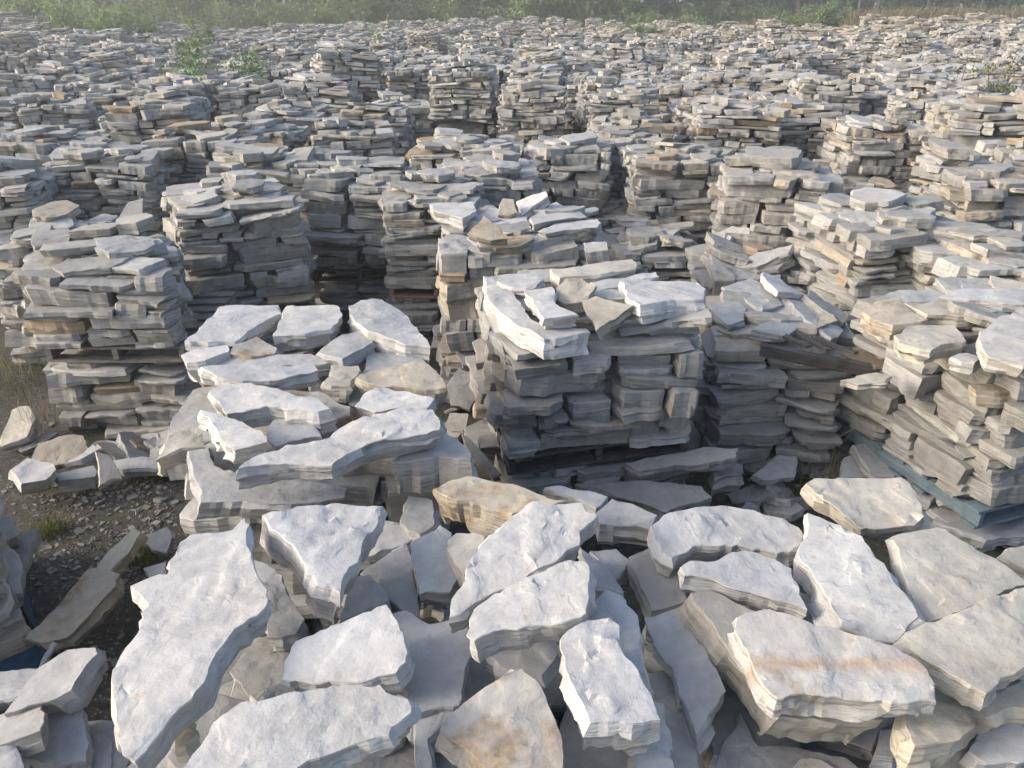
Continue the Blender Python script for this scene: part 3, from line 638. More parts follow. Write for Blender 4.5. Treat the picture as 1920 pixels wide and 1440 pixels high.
slab([(374,764),(390,767),(440,782),(493,806),(500,825),(440,840),(421,831),(395,790)], 1.39, .13, WHITE, 'white block with a cream left face, left end of the bent stone', ext=(-3, 34), group=G2)
slab([(352,845),(391,839),(402,872),(440,884),(500,891),(650,914),(646,932),(567,944),(455,940),(376,944),(366,900)], 1.21, .10, GREY, 'dark-topped broad slab under the bent stone with a cream left edge', ext=(-8, 28), group=G2, relief=.5)
slab([(376,689),(425,685),(590,685),(597,696),(522,715),(455,715),(406,707)], 1.36, .08, WHITE, 'flat white slab with pinkish edge, middle of the front left stack', group=G2)
slab([(391,734),(410,724),(470,719),(522,728),(582,745),(620,769),(597,775),(500,764),(425,775),(410,752)], 1.37, .10, WHITE, 'long oval white slab behind the bent stone', group=G2)
slab([(530,728),(597,730),(620,741),(657,760),(657,775),(627,782),(612,760)], 1.32, .09, STAIN, 'small slab with brown stain right of the oval slab', group=G2)
slab([(665,760),(680,741),(710,724),(759,732),(815,745),(800,764),(740,764),(702,771)], 1.35, .09, WHITE, 'white slab behind the right end of the bent stone', group=G2)
slab([(667,711),(702,692),(774,681),(804,687),(830,711),(837,730),(800,732),(747,726),(691,719)], 1.35, .09, TAN, 'tan rounded slab on the right of the front left stack', group=G2)
slab([(605,719),(620,685),(672,685),(676,692),(657,722)], 1.33, .12, CREAMR, 'small layered tan block beside the tan rounded slab', group=G2)
slab([(597,662),(642,632),(676,625),(697,632),(700,644),(642,677)], 1.31, .08, GREY, 'smooth grey slab tilted among the back slabs', sx=.1, group=G2)
slab([(431,662),(440,647),(481,632),(519,651),(515,661),(470,668)], 1.31, .09, STAIN, 'stone with an orange tip behind the flat white slab', group=G2)
slab([(410,681),(421,670),(492,662),(582,664),(627,677),(579,683),(500,686)], 1.29, .06, GREY, 'thin wide grey slab behind the flat white slab', group=G2)
slab([(680,696),(684,657),(729,655),(785,666),(813,691),(759,683)], 1.28, .09, GREY, 'grey slab behind the tan rounded slab', group=G2)
slab([(339,666),(369,655),(427,647),(429,659),(384,677),(350,681)], 1.31, .13, WHITE, 'blocky white stone at the back left corner of the front left stack', group=G2)
slab([(346,640),(384,606),(410,576),(440,572),(522,572),(528,587),(500,599),(477,614),(440,640),(390,643)], 1.33, .09, WHITE, 'ripple-marked slab at the back left of the front left stack', ripple=(.95, .2, .0028, 105), group=G2)
slab([(511,629),(524,600),(536,569),(582,569),(635,572),(642,587),(620,614),(571,625)], 1.36, .11, WHITER, 'pale squarish slab at the back of the front left stack', sy=.1, group=G2)
slab([(654,569),(676,559),(717,557),(751,576),(778,607),(807,645),(760,640),(720,628),(690,618),(665,598)], 1.36, .12, WHITER, 'big banded slab at the back right of the front left stack', sx=-.1, group=G2)
slab([(732,869),(815,820),(837,814),(860,827),(884,854),(882,865),(822,857),(785,865)], 1.27, .16, (0.39, .385, .37, .4), 'thick grey block under the right end of the bent stone', group=G2)
slab([(292,866),(316,820),(361,800),(378,812),(385,840),(340,842),(310,855)], 1.20, .09, CREAM, 'slab jutting from the left side of the front left stack', group=G2)
slab([(500,816),(515,786),(582,781),(603,820),(545,831),(515,840)], 1.31, .10, GREY, 'grey block in the notch behind the bent stone', group=G2)
G3 = 'capping stones of the front-centre stack'
slab([(906,516),(925,517),(965,550),(985,585),(1020,610),(1100,614),(1107,622),(1020,634),(975,612),(940,585),(912,550)], 1.36, .11, WHITE, 'white corner slab with a long left edge on the front-centre stack', ext=(-2, 40), group=G3)
slab([(932,528),(945,516),(1005,509),(1020,524),(1001,542),(960,540)], 1.39, .06, WHITE, 'rounded white slab at the back left of the front-centre stack', group=G3)
slab([(982,548),(1035,541),(1042,572),(1084,591),(1020,599),(1005,576)], 1.43, .08, WHITER, 'white block with a pink-tinged broken side on the front-centre stack', ext=(0, 20), group=G3)
slab([(1039,556),(1044,540),(1061,524),(1091,523),(1117,539),(1095,566),(1060,570)], 1.42, .08, TAN, 'brown-topped stone in the middle of the front-centre stack', sy=.25, group=G3)
slab([(1031,505),(1080,500),(1185,486),(1194,494),(1192,505),(1091,518),(1050,523)], 1.40, .07, CREAM, 'long cream bar at the back of the front-centre stack', group=G3)
slab([(1091,565),(1117,556),(1189,572),(1155,597),(1117,622),(1102,591)], 1.41, .10, CREAMR, 'tan-grey triangular stone facing the front of the front-centre stack', sy=.3, ext=(10, 22), group=G3)
slab([(1162,527),(1192,522),(1305,529),(1324,541),(1320,558),(1249,561),(1200,569),(1179,557)], 1.42, .11, WHITE, 'big white capstone at the right of the front-centre stack', ext=(4, 38), group=G3)
slab([(1106,528),(1230,507),(1236,518),(1120,546)], 1.37, .06, WHITE, 'narrow white slab behind the big white capstone', group=G3)
G4 = 'white blocks capping the centre stack'
slab([(805,383),(840,380),(887,378),(893,397),(867,410),(840,402),(812,396)], 1.43, .13, WHITE, 'white block at the left corner of the white-capped centre stack', ext=(2, 24), group=G4)
slab([(877,437),(907,402),(937,423),(952,446),(920,450)], 1.46, .10, TAN, 'brown wedge standing on the white-capped centre stack', sy=.9, group=G4)
slab([(880,420),(920,387),(990,405),(998,432),(950,438)], 1.36, .12, WHITE, 'large white block behind the brown wedge', ext=(0, 18), group=G4)
slab([(967,377),(1000,364),(1023,358),(1027,368),(977,404)], 1.46, .10, WHITE, 'white slab tipped up at the back of the centre stack', sx=.35, sy=.3, group=G4)
slab([(993,410),(1043,377),(1083,393),(1100,405),(1040,413),(1000,422)], 1.40, .10, WHITE, 'pointed white block at the back right of the centre stack', ext=(0, 16), group=G4)
slab([(1008,434),(1040,417),(1120,410),(1127,418),(1120,427),(1023,440)], 1.38, .12, WHITE, 'long white block on the right front of the centre stack', ext=(1, 18), group=G4)
slab([(873,460),(900,450),(990,440),(1000,448),(975,462),(930,467)], 1.32, .12, BROWN, 'thick brown-fronted block below the brown wedge', ext=(0, 20), group=G4)
slab([(933,403),(943,371),(963,373),(970,398),(955,405)], 1.44, .10, CREAMR, 'small stone set on edge among the white blocks', sy=1.0, group=G4)
G5 = 'top stones of the right-hand stack'
slab([(1616,587),(1640,569),(1687,556),(1692,572),(1741,601),(1674,614),(1640,604)], 1.34, .09, TAN, 'tan layered stone at the back left of the right-hand stack', group=G5)
slab([(1696,567),(1760,564),(1872,584),(1820,591),(1740,588)], 1.36, .09, CREAMR, 'long cream slab with rusty front on the right-hand stack', group=G5)
slab([(1676,629),(1707,610),(1790,608),(1812,640),(1764,647),(1745,659),(1685,644)], 1.33, .09, CREAM, 'cream slab with a notched front on the right-hand stack', group=G5)
slab([(1837,621),(1880,591),(1920,574),(1980,580),(1980,660),(1920,685),(1854,670),(1840,648)], 1.40, .08, (0.46, .45, .43, .05), 'big rounded creamy slab at the right edge', group=G5)
slab([(1764,550),(1820,535),(1920,540),(1980,545),(1920,568),(1857,561)], 1.38, .07, WHITE, 'grey-white slab at the back of the right-hand stack', group=G5)
slab([(1782,670),(1812,661),(1846,670),(1827,681)], 1.30, .07, WHITE, 'small white block on the right-hand stack below the notched slab', group=G5)
slab([(1815,722),(1920,718),(1980,720),(1960,735),(1830,732)], 1.10, .09, TAN, 'tan bar poking out near the right edge', ext=(0, 30), group=G5)
slab([(1576,711),(1606,702),(1644,698),(1672,704),(1660,716),(1610,718)], 1.02, .05, CREAM, 'flat cream slab jutting left from the right-hand stack', group=G5)
G6 = 'slabs tumbled on the dark stack with the broken pallet'
slab([(1353,537),(1407,520),(1445,535),(1469,569),(1430,580),(1377,552)], 1.00, .07, GREY, 'pointed grey slab on top of the dark stack', group=G6)
slab([(1430,507),(1460,520),(1511,552),(1460,546),(1438,530)], 1.04, .05, WHITE, 'thin light slab tipped behind the pointed grey slab', sx=-.25, group=G6)
slab([(1469,552),(1490,550),(1582,618),(1560,632),(1510,596)], .98, .07, GREY, 'plank-like grey slab leaning down over the broken pallet', sx=-.25, group=G6)
slab([(1508,552),(1520,541),(1587,587),(1584,602),(1545,580)], .98, .08, DARK, 'dark bar-shaped stone leaning beside the plank-like slab', sx=-.25, group=G6)
slab([(1409,619),(1445,599),(1503,591),(1499,614),(1475,629)], 1.00, .06, GREY, 'five-sided grey slab on the broken pallet', group=G6)
slab([(1329,569),(1377,561),(1400,576),(1396,599),(1366,610),(1340,588)], .99, .06, GREY, 'layered grey slab at the left of the dark stack', group=G6)
G7 = 'slabs lying on the ground among the near stacks'
slab([(1481,803),(1539,794),(1591,811),(1580,825),(1520,854),(1505,865)], .16, .06, GREY, 'flat grey slab on the ground before the dark stack', sy=.35, group=G7)
slab([(1411,891),(1460,852),(1492,854),(1490,895),(1430,902)], .17, .06, GREY, 'four-sided grey slab on the ground right of the front-centre stack', sy=.35, group=G7)
slab([(1599,835),(1647,829),(1683,869),(1676,897),(1640,890)], .26, .07, GREY, 'grey slab leaning by the left corner of the blue pallet', sx=-.2, sy=.3, group=G7)
slab([(1575,895),(1582,858),(1605,850),(1632,893)], .20, .06, GREY, 'narrow slab leaning left of the blue pallet', sy=.3, group=G7)
slab([(1687,891),(1704,880),(1760,917),(1745,940),(1705,925)], .22, .08, GREY, 'block on the ground under the middle of the blue pallet', group=G7)
slab([(1752,974),(1760,947),(1835,978),(1925,975),(1960,1000),(1850,1012)], .15, .08, GREY, 'grey slab under the front corner of the blue pallet', group=G7)
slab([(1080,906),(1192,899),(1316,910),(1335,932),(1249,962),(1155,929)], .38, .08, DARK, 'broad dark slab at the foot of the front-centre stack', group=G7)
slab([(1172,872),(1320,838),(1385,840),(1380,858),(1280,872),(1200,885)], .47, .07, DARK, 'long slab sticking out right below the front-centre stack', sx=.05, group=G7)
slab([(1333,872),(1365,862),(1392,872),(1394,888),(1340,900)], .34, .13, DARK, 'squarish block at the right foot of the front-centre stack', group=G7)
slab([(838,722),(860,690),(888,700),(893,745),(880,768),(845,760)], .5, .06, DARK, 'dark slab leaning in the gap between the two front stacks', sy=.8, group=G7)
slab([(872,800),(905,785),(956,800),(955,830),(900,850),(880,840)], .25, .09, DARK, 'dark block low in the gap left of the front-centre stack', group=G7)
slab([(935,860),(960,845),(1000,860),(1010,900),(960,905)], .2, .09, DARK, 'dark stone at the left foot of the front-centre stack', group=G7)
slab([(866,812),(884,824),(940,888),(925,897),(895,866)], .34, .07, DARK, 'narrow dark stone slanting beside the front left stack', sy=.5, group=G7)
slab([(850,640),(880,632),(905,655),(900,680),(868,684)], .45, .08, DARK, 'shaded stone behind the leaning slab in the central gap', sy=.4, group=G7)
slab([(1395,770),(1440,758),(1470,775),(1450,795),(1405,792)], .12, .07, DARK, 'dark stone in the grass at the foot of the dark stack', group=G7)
slab([(41,1197),(117,1127),(167,1064),(224,1076),(218,1099),(175,1150),(128,1197),(97,1204)], .30, .10, (0.33, .30, .25, .75), 'long brown-streaked slab lying on the ground at left', sx=.1, sy=.3, group=G7)
slab([(180,1067),(222,1018),(250,991),(264,1000),(240,1038),(205,1075)], .34, .11, CREAMR, 'square-edged bar resting on the brown-streaked slab', sy=.2, ext=(18, 14), group=G7)
slab([(268,1002),(311,987),(323,1006),(311,1037),(285,1030)], .20, .07, GREY, 'pale stone on the ground beside the front left stack', sy=.3, group=G7)
slab([(179,847),(202,851),(229,897),(210,897),(187,909)], .22, .08, CREAM, 'white-edged stone leaning on low slabs at left', sx=-.4, sy=.5, group=G7)
slab([(19,882),(51,858),(101,868),(105,880),(85,900),(40,905)], .28, .16, WHITE, 'rough white boulder at the left edge', ext=(0, 24), group=G7, name='boulder', cat='boulder')
slab([(101,889),(175,872),(182,882),(178,893),(110,900)], .15, .10, GREY, 'low flat slab beside the rough white boulder', group=G7)
slab([(0,823),(23,769),(54,761),(66,784),(51,819),(0,838)], .17, .10, CREAM, 'pale slab leaning at the left edge by the dry grass', sy=.6, group=G7)
slab([(120,868),(160,845),(175,832),(185,842),(150,862)], .18, .06, GREY, 'thin slab propped at the foot of the leftmost near stack', sx=.2, group=G7)
slab([(190,870),(270,858),(330,862),(310,880),(230,884)], .14, .07, GREY, 'flat slab lying along the foot of the leftmost near stack', group=G7)
slab([(7,1339),(34,1305),(75,1252),(127,1219),(180,1214),(184,1226),(154,1260),(135,1294),(90,1316),(56,1324)], .62, .11, GREY, 'shaded slab with a notched front, bottom left', sy=.15, sx=.1, group=G7)
slab([(0,1365),(60,1345),(146,1308),(160,1425),(80,1432),(0,1420)], .48, .08, GREY, 'ripple-faced slab in the bottom left corner', ripple=(.8, .5, .002, 150), sy=.1, group=G7)
slab([(-20,1262),(75,1249),(34,1305),(-20,1318)], .52, .08, GREY, 'slab behind the notched one at the left edge', group=G7)
slab([(-20,1388),(36,1380),(32,1402),(45,1445),(-20,1450)], .58, .08, GREY, 'layered slab end at the very bottom left', group=G7)
slab([(70,1258),(82,1225),(98,1200),(106,1206),(85,1240)], .25, .04, GREY, 'small shard on the ground below the brown-streaked slab', group=G7, name='stone_shard', cat='stone shard')
slab([(265,1145),(290,1110),(300,1120),(285,1165)], .35, .06, GREY, 'shaded slab end in the gap left of the largest white slab', group=G7)
slab([(268,1062),(310,1050),(312,1075),(280,1085)], .30, .06, GREY, 'shaded stone low in the gap behind the beak-like point', group=G7)
# upright shard by the upper-left stack
slab([(222,408),(240,380),(268,372),(268,408)], 1.0, .06, GREY, 'upright shard leaning against the squared upper-left stack', sy=1.6, group=None, name='stone_shard', cat='stone shard')

def rubble_heap(x0, x1, y0, y1, n, seed, label):
    rng = random.Random(seed); c = at((x0 + x1) / 2, (y0 + y1) / 2, 0.0); root = empty('rubble_heap', c); tag(root, label, 'rubble', 'stone rubble on the ground between the near stacks')
    for i in range(n):
        p = at(rng.uniform(x0, x1), rng.uniform(y0, y1), 0.0); v = rng.choice(NEAR_TOP if rng.random() < .4 else NEAR_VAR); s = rng.uniform(.35, .8)
        o = link('stone', v.me, root); o.location = (p.x - c.x, p.y - c.y, v.T * s * rng.uniform(.6, 1.3) + .02); o.scale = (s, s, s)
        o.rotation_euler = (rng.gauss(0, .3), rng.gauss(0, .25), rng.uniform(0, 6.28)); t = tone(rng); o.color = (t[0] * .85, t[1] * .86, t[2] * .88, t[3] * .6)
rubble_heap(1385, 1620, 790, 905, 30, 31, 'broken stones on the ground around the foot of the dark stack')
rubble_heap(850, 960, 720, 880, 16, 32, 'broken stones in the gap between the two front stacks')
rubble_heap(60, 330, 835, 880, 16, 33, 'broken stones along the foot of the leftmost near stack')
rubble_heap(1400, 1520, 910, 985, 9, 34, 'a few broken stones behind the rippled slab')
rubble_heap(640, 800, 470, 560, 22, 35, 'shaded broken stones in the dark gap behind the front left stack')
# broken pallet on the dark stack
p0 = at(1426, 655, .97); p1 = at(1632, 694, .90); mid_ = (p0 + p1) / 2; dv = p1 - p0
bp_root = empty('broken_pallet', mid_); bp_root.rotation_euler = (0, -math.atan2(dv.z, Vector((dv.x, dv.y)).length), math.atan2(dv.y, dv.x))
tag(bp_root, 'broken dark pallet with loose slats on the dark stack', 'pallet')
link('stringer', plank('stringer', dv.length, 0.05, 0.075, WOOD_DARK, 3), bp_root)
sl_me = plank('slat', 0.36, 0.045, 0.016, WOOD_DARK, 4)
for i, (sx_, sr) in enumerate(((-.12, 2.15), (.02, 2.02), (.15, 2.25))):
    o = link('slat', sl_me, bp_root); o.location = (sx_ - .03, 0.17, 0.05 + 0.006 * i); o.rotation_euler = (0.08 * i - .15, 0.12, sr)

# ------------------------------------------------------------------ the field of stacks
def nth(k):
    a = ['first', 'second', 'third', 'fourth', 'fifth', 'sixth', 'seventh', 'eighth', 'ninth', 'tenth', 'eleventh', 'twelfth', 'thirteenth', 'fourteenth', 'fifteenth', 'sixteenth', 'seventeenth', 'eighteenth', 'nineteenth']
    if k <= 19: return a[k - 1]
    t, u = divmod(k, 10); w = {2: 'twent', 3: 'thirt', 4: 'fort', 5: 'fift'}[t]
    return w + 'ieth' if u == 0 else w + 'y-' + a[u - 1]
def field_cells():
    rng = random.Random(77); rows = []; y = 8.75; i = 0
    while y < 63:
        px, cells = 1.45, []
        hw = y * 0.70 + 1.6; k = int(hw / px) + 1
        sh = 0.0 if y < 24 else rng.uniform(-.4, .4)
        for j in range(-k, k + 1):
            x = j * px + 0.25 + sh + 0.022 * (y - 8) + rng.uniform(-.18, .18); yy = y + rng.uniform(-.3, .3)
            if any((x - a) ** 2 + (yy - b) ** 2 < (r_ + 0.66) ** 2 for a, b, r_ in OCC): continue
            if abs(x) > yy * 0.70 + 1.0: continue
            q = rng.random()
            if q < 0.03: continue
            zt = rng.gauss(1.38, 0.16) if q > 0.13 else rng.uniform(0.75, 1.0)
            if yy > 48 and x > 6 + (63 - yy) * .55: continue
            if yy > 36 and x < -14: zt *= 0.7
            cells.append((x, yy, rng.gauss(0, 0.08) - 0.5 * math.atan2(x, yy), rng.uniform(1.14, 1.32), rng.uniform(1.12, 1.28), zt + terrain_h(x, yy), rng.randrange(10 ** 6)))
        rows.append(cells); y += 2.0 if y < 30 else 2.1
    return rows
rows = field_cells()
LOW_VAR = MID_VAR
def mesh_arrays(me):
    v = np.empty(len(me.vertices) * 3); me.vertices.foreach_get('co', v); v = v.reshape(-1, 3)
    me.calc_loop_triangles(); t = np.empty(len(me.loop_triangles) * 3, dtype=np.int32); me.loop_triangles.foreach_get('vertices', t)
    return v, t.reshape(-1, 3)
def crude(L, D, T, rng):
    p = random_outline(L, D, rng)
    if area2(p) < 0: p = p[::-1]
    n = len(p); v = [(x, y, rng.uniform(-.006, .006)) for x, y in p] + [(x * rng.uniform(.9, 1.03), y * rng.uniform(.9, 1.03), -T) for x, y in p]
    t = [(0, i, i + 1) for i in range(1, n - 1)]
    for i in range(n):
        j = (i + 1) % n; t += [(i, i + n, j + n), (i, j + n, j)]
    return np.array(v), np.array(t, dtype=np.int32)
def stack_arrays(W, D, H, seed, table, keep):
    rng = random.Random(seed); res = sim_stack(W, D, H, rng, MID_VAR, MID_TOP, 0.1, keep=keep)
    V = []; T = []; C = []; k = 0
    for v, x, y, z, rz, ta, tb, s, side in res:
        a, t = table[id(v)]; M = np.array(Matrix.Rotation(rz, 3, 'Z') @ Matrix.Rotation(ta, 3, 'Y') @ Matrix.Rotation(tb, 3, 'X'))
        V.append((a * np.array(s)) @ M.T + np.array((x, y, z))); T.append(t + k); k += len(a)
        c = tone(rng); C.append(np.tile(np.array(c), (len(a), 1)))
    return np.concatenate(V), np.concatenate(T), np.concatenate(C)
def mesh_np(name, V, T, C, mat):
    me = bpy.data.meshes.new(name); me.vertices.add(len(V)); me.vertices.foreach_set('co', V.astype(np.float32).ravel())
    me.loops.add(T.size); me.loops.foreach_set('vertex_index', T.astype(np.int32).ravel())
    me.polygons.add(len(T)); me.polygons.foreach_set('loop_start', np.arange(0, T.size, 3, dtype=np.int32))
    me.polygons.foreach_set('use_smooth', np.zeros(len(T), dtype=bool)); me.materials.append(mat); me.update(calc_edges=True)
    if C is not None:
        a = me.attributes.new('tint', 'FLOAT_COLOR', 'POINT'); a.data.foreach_set('color', C.astype(np.float32).ravel())
    me.validate(); return me
tab_mid = {id(v): mesh_arrays(v.me) for v in MID_VAR + MID_TOP}
rr = random.Random(5); tab_low = {id(v): crude(v.L * 1.1, v.D * 1.05, v.T * .75, rr) for v in MID_VAR + MID_TOP}
PIECE_Y, IND_MAX = 15.5, 300
far_mesh = [mesh_np('stones', *stack_arrays(1.17, 1.15, 0.95, 900 + i, tab_mid, ('front', 'left', 'right')), STONE_J) for i in range(14)]
far_core = core_mesh(0.85, 0.85, -1.6, 0.80, 3, STONE)
low_arr = [stack_arrays(1.17, 1.15, 0.55, 950 + i, tab_low, ('front',)) for i in range(10)]
count = len(OCC); mass_V, mass_T, mass_C, kk = [], [], [], 0
for ri, cells in enumerate(rows):
    vis = 0
    for (x, y, rz, W, D, zt, sd) in cells:
        gz = terrain_h(x, y); inner = 'right' if x < 0 else 'left'
        shown = abs(x) < y * 0.665 + 0.4
        if shown: vis += 1
        if not shown and y < 27: continue
        lab = 'weathered stone stack, %s from the left in the %s full row behind the near stacks' % (nth(max(1, vis)), nth(ri + 1))
        if y < PIECE_Y:
            base = max(gz, zt - 1.05)
            r_ = stone_stack(x, y, rz, W, D, base, zt, sd, lab, 'rows of stone stacks filling the yard', False, 0.08, keep=('front', inner))
            count += 1
        elif count < IND_MAX and shown:
            rng = random.Random(sd); root = empty('stone_stack', (x, y, zt - 0.95), rz)
            tag(root, lab, 'stone stack', 'rows of stone stacks filling the yard')
            o = link('stones', rng.choice(far_mesh), root); tag(o, kind='stuff'); o.scale = (W / 1.17 * rng.choice((1, -1)), D / 1.15, 1.0)
            link('rubble_fill', far_core, root).color = (.25, .25, .25, .1); count += 1
        else:
            rng = random.Random(sd); a, t, c = rng.choice(low_arr); fx = rng.choice((1, -1))
            M = np.array(Matrix.Rotation(rz + rng.gauss(0, .1), 3, 'Z'))
            b = a * np.array((fx * W / 1.17, D / 1.15, 1.0)); t2 = t if fx > 0 else t[:, ::-1]
            mass_V.append(b @ M.T + np.array((x, y, zt - 0.58))); mass_T.append(t2 + kk); kk += len(a)
            wm = np.array((1.04, 0.98, 0.88, 1.0)) if x > 4 and y > 34 else np.array((1, 1, 1, 1))
            mass_C.append(c * wm)
            bx_v = np.array([(sx * .45, sy * .45, z) for z in (-1.2, .4) for sx, sy in ((-1, -1), (1, -1), (1, 1), (-1, 1))])
            bt = np.array([(0, 1, 5), (0, 5, 4), (1, 2, 6), (1, 6, 5), (3, 0, 4), (3, 4, 7), (4, 5, 6), (4, 6, 7)], dtype=np.int32)
            mass_V.append(bx_v + np.array((x, y, zt - 0.58))); mass_T.append(bt + kk); kk += 8; mass_C.append(np.tile((.25, .25, .25, .1), (8, 1)))
if mass_V:
    o = link('far_stone_stacks', mesh_np('far_stone_stacks', np.concatenate(mass_V), np.concatenate(mass_T), np.concatenate(mass_C), STONE_J))
    tag(o, 'far mass of grey and tan stone stacks reaching to the trees', 'stone stacks', kind='stuff')

# ------------------------------------------------------------------ vegetation
def leaves(rng, centres, n, size, spread, flat=0.0):
    V = np.empty((n * 4, 3)); r = np.random.RandomState(rng.randrange(10 ** 6))
    c = np.array(centres)[r.randint(0, len(centres), n)]
    d = r.normal(size=(n, 3)); d /= np.linalg.norm(d, axis=1)[:, None]
    p = c[:, :3] + d * (c[:, 3:4] * (r.uniform(0.35, 1.05, (n, 1)))) * np.array((1, 1, spread))
    a = r.normal(size=(n, 3)); a /= np.linalg.norm(a, axis=1)[:, None]; b = np.cross(a, r.normal(size=(n, 3))); b /= np.linalg.norm(b, axis=1)[:, None]
    s = size * r.uniform(0.6, 1.3, (n, 1))
    V[0::4] = p - a * s; V[1::4] = p + b * s * .5; V[2::4] = p + a * s; V[3::4] = p - b * s * .5
    F = np.arange(n * 4).reshape(-1, 4); T = np.concatenate([F[:, [0, 1, 2]], F[:, [0, 2, 3]]])
    return V, T
def tube(vs_, fs, pts, n=6):
    rings = []
    for i, (p, r_) in enumerate(pts):
        p = Vector(p); d = (Vector(pts[min(i + 1, len(pts) - 1)][0]) - Vector(pts[max(i - 1, 0)][0])).normalized()
        a = d.orthogonal().normalized(); b = d.cross(a); ring = []
        for k in range(n):
            q = p + (a * math.cos(6.2832 * k / n) + b * math.sin(6.2832 * k / n)) * r_; ring.append(len(vs_)); vs_.append(tuple(q))
        rings.append(ring)
    for i in range(len(rings) - 1):
        for k in range(n): fs.append((rings[i][k], rings[i][(k + 1) % n], rings[i + 1][(k + 1) % n], rings[i + 1][k]))
def tree_meshes(seed, h, low, width, nleaf, size):
    rng = random.Random(seed); vs_, fs = [], []
    lean = rng.uniform(-.04, .04); tr = [((lean * h * t + rng.uniform(-.04, .04), rng.uniform(-.04, .04), h * t - .2), 0.075 * h / 8 * (1 - .85 * t) + .012) for t in (0, .15, .35, .55, .75, .95)]
    tube(vs_, fs, tr); cen = []
    for k in range(11):
        t = rng.uniform(low, 0.92); z = h * t; a = rng.uniform(0, 6.28); L = width * (1.1 - .7 * t) * rng.uniform(.6, 1.1)
        e = (lean * z + math.cos(a) * L, math.sin(a) * L, z + L * rng.uniform(.2, .6))
        tube(vs_, fs, [((lean * z, 0, z), 0.05 * h / 8), ((e[0] * .5, e[1] * .5, (z + e[2]) / 2), .03), (e, .012)], 5); cen.append((*e, width * rng.uniform(.3, .5))); cen.append((e[0] * .55, e[1] * .55, e[2], width * rng.uniform(.3, .45)))
    cen.append((lean * h, 0, h * .95, width * .35))
    V, T = leaves(rng, cen, nleaf, size, 0.85)
    return mesh_from('trunk', vs_, fs, BARK, True), V, T
kinds = []
for i, (h, low, w, n) in enumerate(((9, .04, 1.9, 3000), (11, .10, 2.0, 2800), (8, .02, 2.0, 3000), (12, .16, 2.1, 2800), (7, .01, 1.8, 2800))):
    tm, V, T = tree_meshes(300 + i, h, low, w, n, 0.17)
    kinds.append((tm, mesh_np('crown', V, T, None, LEAF), mesh_np('crown', V, T, None, LEAF_PALE)))
rng = random.Random(9)
TL = ['broadleaf tree in the dark wood edge along the horizon', 'bushy low-branched tree in the wood edge along the horizon', 'hazy pale tree in the left part of the wood edge']
for row, (y0, n) in enumerate(((70, 30), (76, 30), (83, 30))):
    for i in range(n):
        x = -58 + 116 * (i + rng.uniform(-.35, .35)) / (n - 1); y = y0 + rng.uniform(-2, 2) + (6 if x > 12 else 0)
        pale = x < 6 and row == 0
        k = rng.randrange(5) if row else (rng.choice((0, 2, 4)) if x < 14 else rng.choice((1, 3, 1)))
        r_ = empty('tree', (x, y, terrain_h(x, y)), rng.uniform(0, 6.28)); s = rng.uniform(.8, 1.25); r_.scale = (s * 1.2, s * 1.2, s)
        if row == 0:
            lab = ('pale leafy tree' if pale else 'darker bare-trunked tree') + ', %s from the left at the wood edge' % nth(i + 1); gr = 'front trees of the wood edge'
        else: lab = 'tree deeper in the wood behind its front edge'; gr = 'trees deeper in the wood'
        tag(r_, lab, 'tree', gr)
        link('trunk', kinds[k][0], r_); link('crown', kinds[k][2] if pale else kinds[k][1], r_)
# wood interior: a mass of undergrowth that closes the view between the trunks
cen = []
for i in range(900):
    x = rng.uniform(-75, 75); y = rng.uniform(74, 94); cen.append((x, y + (4 if x > 12 else 0), rng.uniform(0, 6), rng.uniform(1.0, 1.9)))
V, T = leaves(rng, cen, 80000, 0.32, 1.0)
o = link('woodland_undergrowth', mesh_np('woodland_undergrowth', V, T, None, LEAF_PALE)); tag(o, 'soft green mass of leaves between the trees of the wood', 'undergrowth', kind='stuff')
cen = []
for i in range(520):
    x = rng.uniform(-60, 16); cen.append((x, rng.uniform(66.5, 70), rng.uniform(0, 2.6) * (1 if x < 4 else .55), rng.uniform(.5, 1.0)))
for i in range(120):
    x = rng.uniform(14, 60); cen.append((x, rng.uniform(73, 76), rng.uniform(0.6, 2.2), rng.uniform(.5, .9)))
V, T = leaves(rng, cen, 42000, 0.15, .9)
o = link('woodland_fringe', mesh_np('woodland_fringe', V, T, None, LEAF_PALE)); tag(o, 'soft pale green brush along the foot of the wood', 'brush', kind='stuff')
def shrub(x, y, h, w, label, mat, seed, n=900, size=.05, name='shrub', cat='shrub', z=None):
    rng = random.Random(seed); z0 = terrain_h(x, y) if z is None else z; root = empty(name, (x, y, z0)); tag(root, label, cat)
    vs_, fs = [], []; cen = []
    for k in range(9):
        a = rng.uniform(0, 6.28); r_ = w * rng.uniform(.1, .5); zz = h * rng.uniform(.35, .95) * (1 - .35 * r_ / w)
        e = (math.cos(a) * r_, math.sin(a) * r_, zz); tube(vs_, fs, [((0, 0, 0), .012 * h), ((e[0] * .4, e[1] * .4, zz * .5), .008 * h), (e, .003 * h)], 4)
        for f in (.45, .7, 1.0): cen.append((e[0] * f, e[1] * f, zz * f, w * rng.uniform(.14, .24)))
    V, T = leaves(rng, cen, n, size, .9)
    link('stem', mesh_from('stem', vs_, fs, BARK, True), root); link('foliage', mesh_np('foliage', V, T, None, mat), root)
def gx(px, y): return (px - 960) / FPX * (y * cp + 1.2)
shrub(gx(205, 40), 40, 3.0, 3.4, 'large pale green shrub at the upper left', LEAF_PALE, 1, 2600, .11)
shrub(gx(150, 43), 43, 2.6, 3.6, 'pale shrub left of the large pale green one', LEAF_PALE, 2, 2200, .11)
shrub(gx(90, 48), 48, 3.0, 4.0, 'hazy shrub nearest the upper left corner', LEAF_PALE, 3, 2200, .12)
